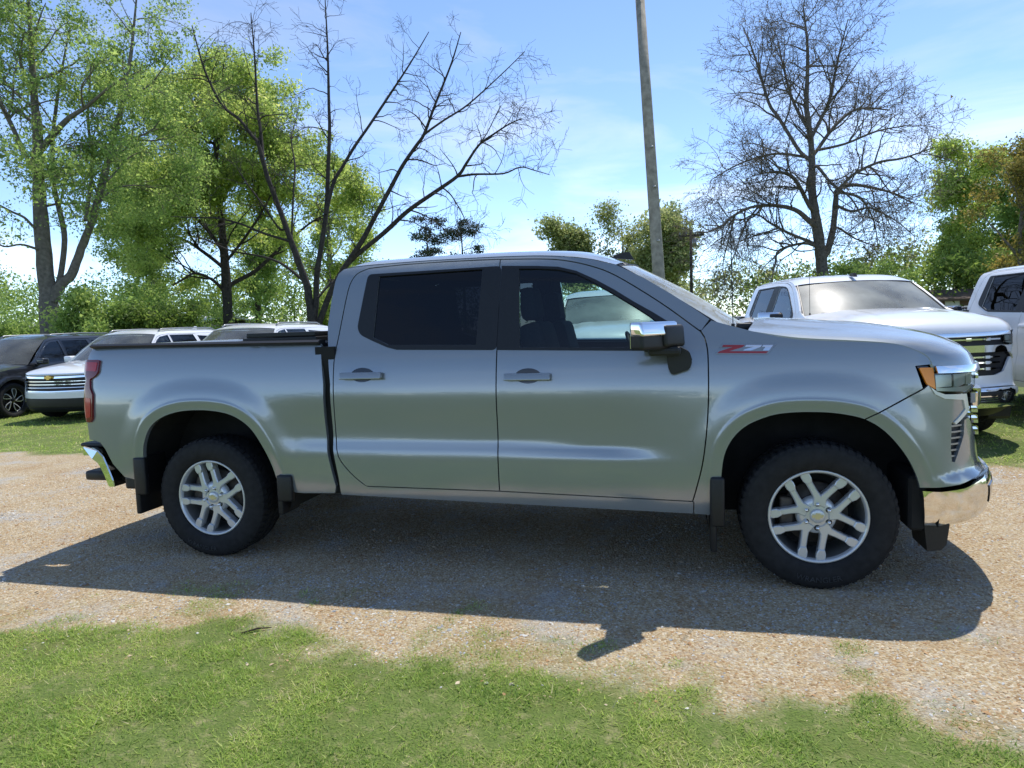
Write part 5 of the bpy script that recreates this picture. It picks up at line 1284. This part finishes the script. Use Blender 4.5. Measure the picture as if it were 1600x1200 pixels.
def auto_tree(name, label, x, y, h, r, q, bark, leaf, seed, per, spread, size, cap, fork=.3, spreadw=.5):
    """tree from a trunk that forks into rising limbs"""
    root = thing(name, label, 'tree', (x, y, ground_z(x, y) if abs(x) < 40 else 0)); g = np.random.default_rng(seed); W = Wood(seed); T = Wood(seed+1)
    zt = np.linspace(-.3, h*.93, 9); lean = g.normal(0, .03, 2)
    P = np.stack([lean[0]*zt+g.normal(0, .05, 9), lean[1]*zt+g.normal(0, .05, 9), zt], 1); rr = r*np.linspace(1.15, .12, 9)
    W.add(P, rr); T.spawn(P, rr, 0, q, fork)
    W.mesh('trunk', bark, root); tag(T.mesh('branches', bark, root), kind='stuff')
    if leaf: tag(leaf_cards('crown', T.tips, per, spread, size, leaf, root, seed, cap), kind='stuff')
    return root
Q_OAK = dict(levels=3, seg=.55, wig=.16, up=.03, droop=.05, n=(1.5, 1.5, 2.0), len=(3.2, 1.7, .8), rad=(.075, .030, .012), rmin=.009, tip=.35)
Q_BARE = dict(levels=3, seg=.40, wig=.17, up=.05, droop=.12, n=(3.4, 3.0, 3.6), len=(3.6, 1.9, .95), rad=(.060, .024, .012), rmin=.0095, tip=.6)
Q_PECAN = dict(levels=3, seg=.32, wig=.21, up=.0, droop=.14, n=(2.8, 2.7, 3.0), len=(2.0, 1.05, .6), rad=(.032, .015, .009), rmin=.0062, tip=.6)
limb_tree('oak_tree', 'tall grey multi-trunked oak with thin spring leaves behind the dark parked cars', 'A', Q_OAK, BARK_GREY, LEAF_BRIGHT, 3, 30, .24, .062, 150000)
limb_tree('oak_tree', 'thick trunked leafy yellow-green oak with dark crooked low limbs', 'B', dict(Q_OAK, n=(2.0, 1.8, 2.2), len=(4.2, 2.2, 1.0)), BARK_DARK, LEAF_SPRING, 13, 60, .30, .082, 230000)
limb_tree('pecan_tree', 'bare dark tree with several leaning stems rising behind the grey truck\'s bed', 'C', Q_PECAN, BARK_DARK, None, 23, 0, 0, 0, 0, .35)
limb_tree('bare_oak_tree', 'large spreading leafless tree behind the white pickups', 'D', Q_BARE, BARK, BUD, 33, 1, .12, .045, 26000, .35)
Q_LEAFY = dict(levels=3, seg=.6, wig=.15, up=.05, droop=.05, n=(1.7, 1.5, 2.0), len=(4.2, 2.1, 1.0), rad=(.09, .035, .014), rmin=.011, tip=.4)
auto_tree('leafy_tree', 'rounded yellow-green tree behind the bare leaning stems', -27.5, 44.5, 13.5, .38, dict(Q_LEAFY, len=(5.2, 2.6, 1.2)), BARK_GREY, LEAF_SPRING, 43, 80, .36, .105, 150000, .22)
auto_tree('leafy_tree', 'tall bright green tree at the far end behind the last white pickup', 19.3, 52.1, 11.6, .35, dict(Q_LEAFY, len=(3.2, 1.8, .9), n=(3.2, 1.8, 2.0)), BARK_DARK, LEAF_SPRING, 53, 100, .42, .11, 90000, .12)
auto_tree('leafy_tree', 'second bright green tree half hidden by the ochre one', 24.8, 55, 12.4, .35, dict(Q_LEAFY, len=(3.2, 1.8, .9), n=(3.2, 1.8, 2.0)), BARK_DARK, LEAF_BRIGHT, 58, 100, .42, .11, 90000, .12)
auto_tree('leafy_tree', 'ochre tinged young tree beside the picture edge above the last pickup', 18.6, 41.0, 9.6, .22, dict(Q_LEAFY, len=(4.0, 2.0, .9), up=.02), BARK_GREY, LEAF_OLIVE, 63, 60, .3, .08, 110000, .12)
auto_tree('leafy_tree', 'tall thin tree with pinkish buds leaning into the top corner', 24.5, 43.0, 15.5, .25, dict(Q_LEAFY, len=(3.4, 1.8, .9)), BARK_GREY, LEAF_PALE, 67, 3, .25, .07, 12000, .4)
auto_tree('leafy_tree', 'dense green tree in the shade between the oak and the leaning stems', -35.5, 46.5, 12.0, .3, dict(Q_LEAFY, len=(3.6, 2.0, 1.0)), BARK_DARK, LEAF_BRIGHT, 71, 80, .36, .10, 110000, .12)
auto_tree('leafy_tree', 'full green tree filling the gap beside the grey oak', -40, 40, 15.0, .3, dict(Q_LEAFY, len=(4.2, 2.2, 1.0)), BARK_GREY, LEAF_SPRING, 73, 80, .36, .10, 120000, .16)
auto_tree('leafy_tree', 'thinly leaved tree at the far left edge behind the grey oak', -50, 34, 11.5, .3, dict(Q_LEAFY, len=(3.8, 2.0, 1.0)), BARK_GREY, LEAF_GREEN, 79, 45, .36, .10, 60000, .12)
# far trees above the roof line
Q_FAR = dict(levels=2, seg=1.0, wig=.15, up=.05, droop=.05, n=(2.0, 2.2), len=(4.6, 2.2), rad=(.12, .05), rmin=.03, tip=.5)
def pine(label, x, y, h, seed):
    root = thing('pine_tree', label, 'tree', (x, y, 0)); g = np.random.default_rng(seed); W = Wood(seed); tips = []
    W.add(np.array([[0, 0, -.3], [.15, 0, h*.5], [0, .1, h*.95]]), np.array([.30, .22, .06]))
    for k in range(26):
        z = h*g.uniform(.46, .97); a = g.uniform(0, 6.28); l = g.uniform(1.2, 3.0)*(1.25-.9*(z/h-.46)); e = np.array([math.cos(a)*l, math.sin(a)*l, z+l*.25])
        W.add(np.array([[0, 0, z], e*[.5, .5, 1]-[0, 0, l*.08], e]), np.array([.07, .05, .03]))
        for j in range(7): tips.append(e+g.normal(0, .5, 3)*[1, 1, .45])
    W.mesh('trunk', BARK_DARK, root); tag(leaf_cards('crown', tips, 26, .34, .16, LEAF_PINE, root, seed, 16000), kind='stuff')
pine('dark pine far off just above the grey roof, the taller of the two', -40.2, 100.5, 19.2, 81)
pine('dark pine far off just above the grey roof, the shorter of the two', -34.6, 101.5, 18.0, 82)
auto_tree('leafy_tree', 'far pale tree above the roof between the pines and the big pole', -14.8, 91, 15.6, .35, Q_FAR, BARK_GREY, LEAF_PALE, 83, 110, .8, .22, 26000, .2)
auto_tree('leafy_tree', 'far thin grey-green tree just beside the big wooden pole', -7.6, 93, 16.2, .35, Q_FAR, BARK_GREY, LEAF_PALE, 84, 30, .7, .18, 13000, .3)
auto_tree('leafy_tree', 'far dark green tree low behind the big wooden pole', -2.6, 88, 12.8, .3, Q_FAR, BARK_DARK, LEAF_PALE, 85, 90, .8, .22, 22000, .2)
# shrubs
def shrub(label, x, y, rx, h, leaf, seed, n):
    root = thing('shrub', label, 'shrub', (x, y, ground_z(x, y))); g = np.random.default_rng(seed); W = Wood(seed); tips = []
    for k in range(22):
        a = g.uniform(0, 6.28); e = np.array([math.cos(a)*rx*g.uniform(.2, 1), math.sin(a)*rx*g.uniform(.2, 1), h*g.uniform(.45, 1)])
        m_ = e*[.35, .35, .55]; W.add(np.array([[0, 0, -.1], m_, e]), np.array([.035, .022, .01]))
        for t in np.linspace(.35, 1, 9): tips.append(m_*(1-t)+e*t+g.normal(0, .16, 3))
    W.mesh('stem', BARK, root); tag(leaf_cards('foliage', tips, n, .20, .065, leaf, root, seed, 22000), kind='stuff')
shrub('bright green bushy shrub at the foot of the grey oak', -21.9, 16.3, 1.7, 3.6, LEAF_BRIGHT, 91, 100)
shrub('reddish green shrub beside the bright one, above the white suv roof', -20.2, 17.6, 1.6, 3.0, LEAF_GREEN, 92, 90)
shrub('low green shrub at the left edge beyond the black suv', -29.6, 19.4, 2.2, 2.7, LEAF_BRIGHT, 93, 90)
shrub('pale flowering bush between the left shrub and the grey oak', -26.8, 20.5, 1.5, 2.4, LEAF_PALE, 94, 70)
shrub('green bush in front of the big leafless tree', 9.2, 36.5, 2.3, 4.2, LEAF_BRIGHT, 95, 100)
shrub('yellow-green bush under the leafy oak', -16.6, 25.5, 2.0, 3.6, LEAF_SPRING, 96, 100)
shrub('bare twiggy brush at the foot of the leaning stems', -14.0, 24.0, 1.4, 2.4, BUD, 97, 16)
# far woods that read as one mass
def woods(label, spots, leaf, seed, n, size):
    g = np.random.default_rng(seed); P = []
    for x, y, rx, h in spots:
        m_ = int(n*rx*h/20); c = g.normal(0, 1, (m_, 3)); c /= np.linalg.norm(c, axis=1)[:, None]; c *= g.uniform(.55, 1.05, (m_, 1))
        c = c*[rx, rx*.7, h*.5]+[x, y, h*.52]; keep = vnoise(c[:, 0]*1.3+c[:, 1], c[:, 2]*1.6+c[:, 1]*.4, 1.1, seed) > .42; P.append(c[keep])
    o = leaf_cards('woods', np.concatenate(P), 5, .35, size, leaf, None, seed, 90000)
    return tag(o, label, 'woods', kind='stuff')
woods('dark green wood along the horizon behind the parked suvs', [(-62, 47, 6, 5), (-55, 50, 6, 6.5), (-48, 52, 6, 7.5), (-42, 55, 6, 8), (-36, 57, 6, 8.5), (-30, 60, 6, 7.5), (-24, 62, 5, 6)], LEAF_GREEN, 101, 700, .14)
woods('bright green thicket low behind the parked suvs', [(-47, 31, 3.8, 6.6), (-43, 30, 3.8, 6.2), (-39.5, 29, 3.4, 5.6), (-36, 27, 3.2, 4.6), (-34, 31, 3.4, 6.2), (-31, 30, 3.5, 4.4), (-27, 31, 3, 3.6), (-23, 33, 3, 4.4), (-19.5, 34, 3, 4.2), (-16, 35, 3, 3.8)], LEAF_BRIGHT, 105, 800, .09)
woods('low brushy wood along the horizon behind the white pickups', [(-14, 80, 7, 6.5), (-6, 76, 6, 6), (0, 72, 5, 5.5), (5, 66, 5, 6.5), (9, 62, 4, 6), (14, 66, 5, 6.5), (17, 62, 4, 7.5), (22, 64, 5, 8), (28, 62, 6, 9), (34, 58, 6, 10)], LEAF_PALE, 102, 380, .17)
woods('green underwood beneath the large leafless tree', [(6, 50, 3, 4.6), (10.5, 52, 3.5, 5.5), (14.5, 50, 3.5, 5.8), (18, 47, 3.5, 5)], LEAF_GREEN, 103, 420, .15)
woods('line of trees across the lawn opposite the parked row', [(-60, -66, 9, 5), (-42, -70, 10, 6), (-24, -72, 9, 4.5), (-6, -74, 9, 5), (14, -70, 10, 5.5), (34, -66, 9, 5)], LEAF_GREEN, 104, 200, .35)

# ------------------------------------------------------------------ poles and buildings
WOOD_POLE = simple('weathered_pole_wood', (.30, .27, .22), .9, noise=.3, nscale=6, bump=.5)
pr = thing('utility_pole', 'tall leaning weathered wooden utility pole behind the grey truck\'s roof', 'pole', (-1.08, 14.6, 0))
bm = tube(None, [(0, 0, -.4), (-.16, .25, 2.9), (-.40, .62, 7.4), (-.56, .86, 10.4)], [.18, .17, .148, .13], 14)
bobj('shaft', bm, WOOD_POLE, pr, True)
bm = bmesh.new()
for z in (3.6, 5.1, 6.2): rbox(-.055*z+.02, -.055*z+.10, .08*z-.19, .08*z-.13, z, z+.05, .01, 1, bm)
bobj('pole_steps', bm, simple('galvanised', (.35, .35, .34), .5, .8), pr)
pr2 = thing('power_pole', 'thin dark far power pole with a crossarm beside the big wooden one', 'pole', (.45, 58, 0))
bobj('shaft', tube(None, [(0, 0, -.3), (0, 0, 9.1)], [.17, .12], 10), BARK_DARK, pr2, True)
bobj('crossarm', rbox(-1.1, 1.1, -.08, .08, 8.55, 8.72, .01, 1), BARK_DARK, pr2)
for k, dx in enumerate((-.95, -.4, .4, .95)): bobj('insulator', tube(None, [(dx, 0, 8.7), (dx, 0, 8.95)], [.05, .04], 8), SILVER_DARK, pr2, True)
bobj('transformer', tube(None, [(.3, -.2, 7.6), (.3, -.2, 8.4)], .2, 10), SILVER_DARK, pr2, True)
def house(label, x, y, rz, w, d, h, rh, wall, roof):
    root = thing('house', label, 'house', (x, y, 0), rz)
    bobj('wall', rbox(-w/2, w/2, -d/2, d/2, -.2, h, 0), wall, root)
    o = .45
    rf = bobj('roof', prism(None, [(-d/2-o, h-.08), (-d/2-o, h+.06), (0, h+rh), (d/2+o, h+.06), (d/2+o, h-.08), (0, h+rh-.16)], 'x', -w/2-o, w/2+o), roof, root)
    n = max(2, int(w/3))
    for k in range(n):
        cx = -w/2+(k+.5)*w/n
        f = bobj('window', rbox(cx-.5, cx+.5, -d/2-.04, -d/2+.02, h*.38, h*.80, 0), MATS['house_trim'], root); bobj('pane', rbox(cx-.43, cx+.43, -d/2-.05, -d/2-.03, h*.41, h*.77, 0), BLACK_GLOSS, f)
    bobj('door', rbox(-w/2+.3, -w/2+1.2, -d/2-.05, -d/2+.02, 0, 2.05, 0), MATS['house_trim'], root)
    return root
simple('house_trim', (.75, .74, .70), .6)
house('low pale house with a light metal roof under the trees behind the suvs', -43.0, 46.5, R(-14), 11, 7, 2.3, .75, simple('pale_siding', (.55, .53, .48), .8), simple('light_metal_roof', (.62, .63, .64), .45, .3))
house('low brown roofed shed behind the white pickups', 19.2, 48.5, R(10), 8, 6, 2.0, .75, simple('brown_siding', (.16, .10, .07), .85), simple('brown_roof', (.12, .085, .065), .9))
house('small white building glimpsed below the left shrubs', -31.5, 23.5, R(-30), 5, 4, 1.9, .5, simple('white_siding', (.74, .74, .72), .8), simple('grey_roof', (.3, .3, .3), .8))
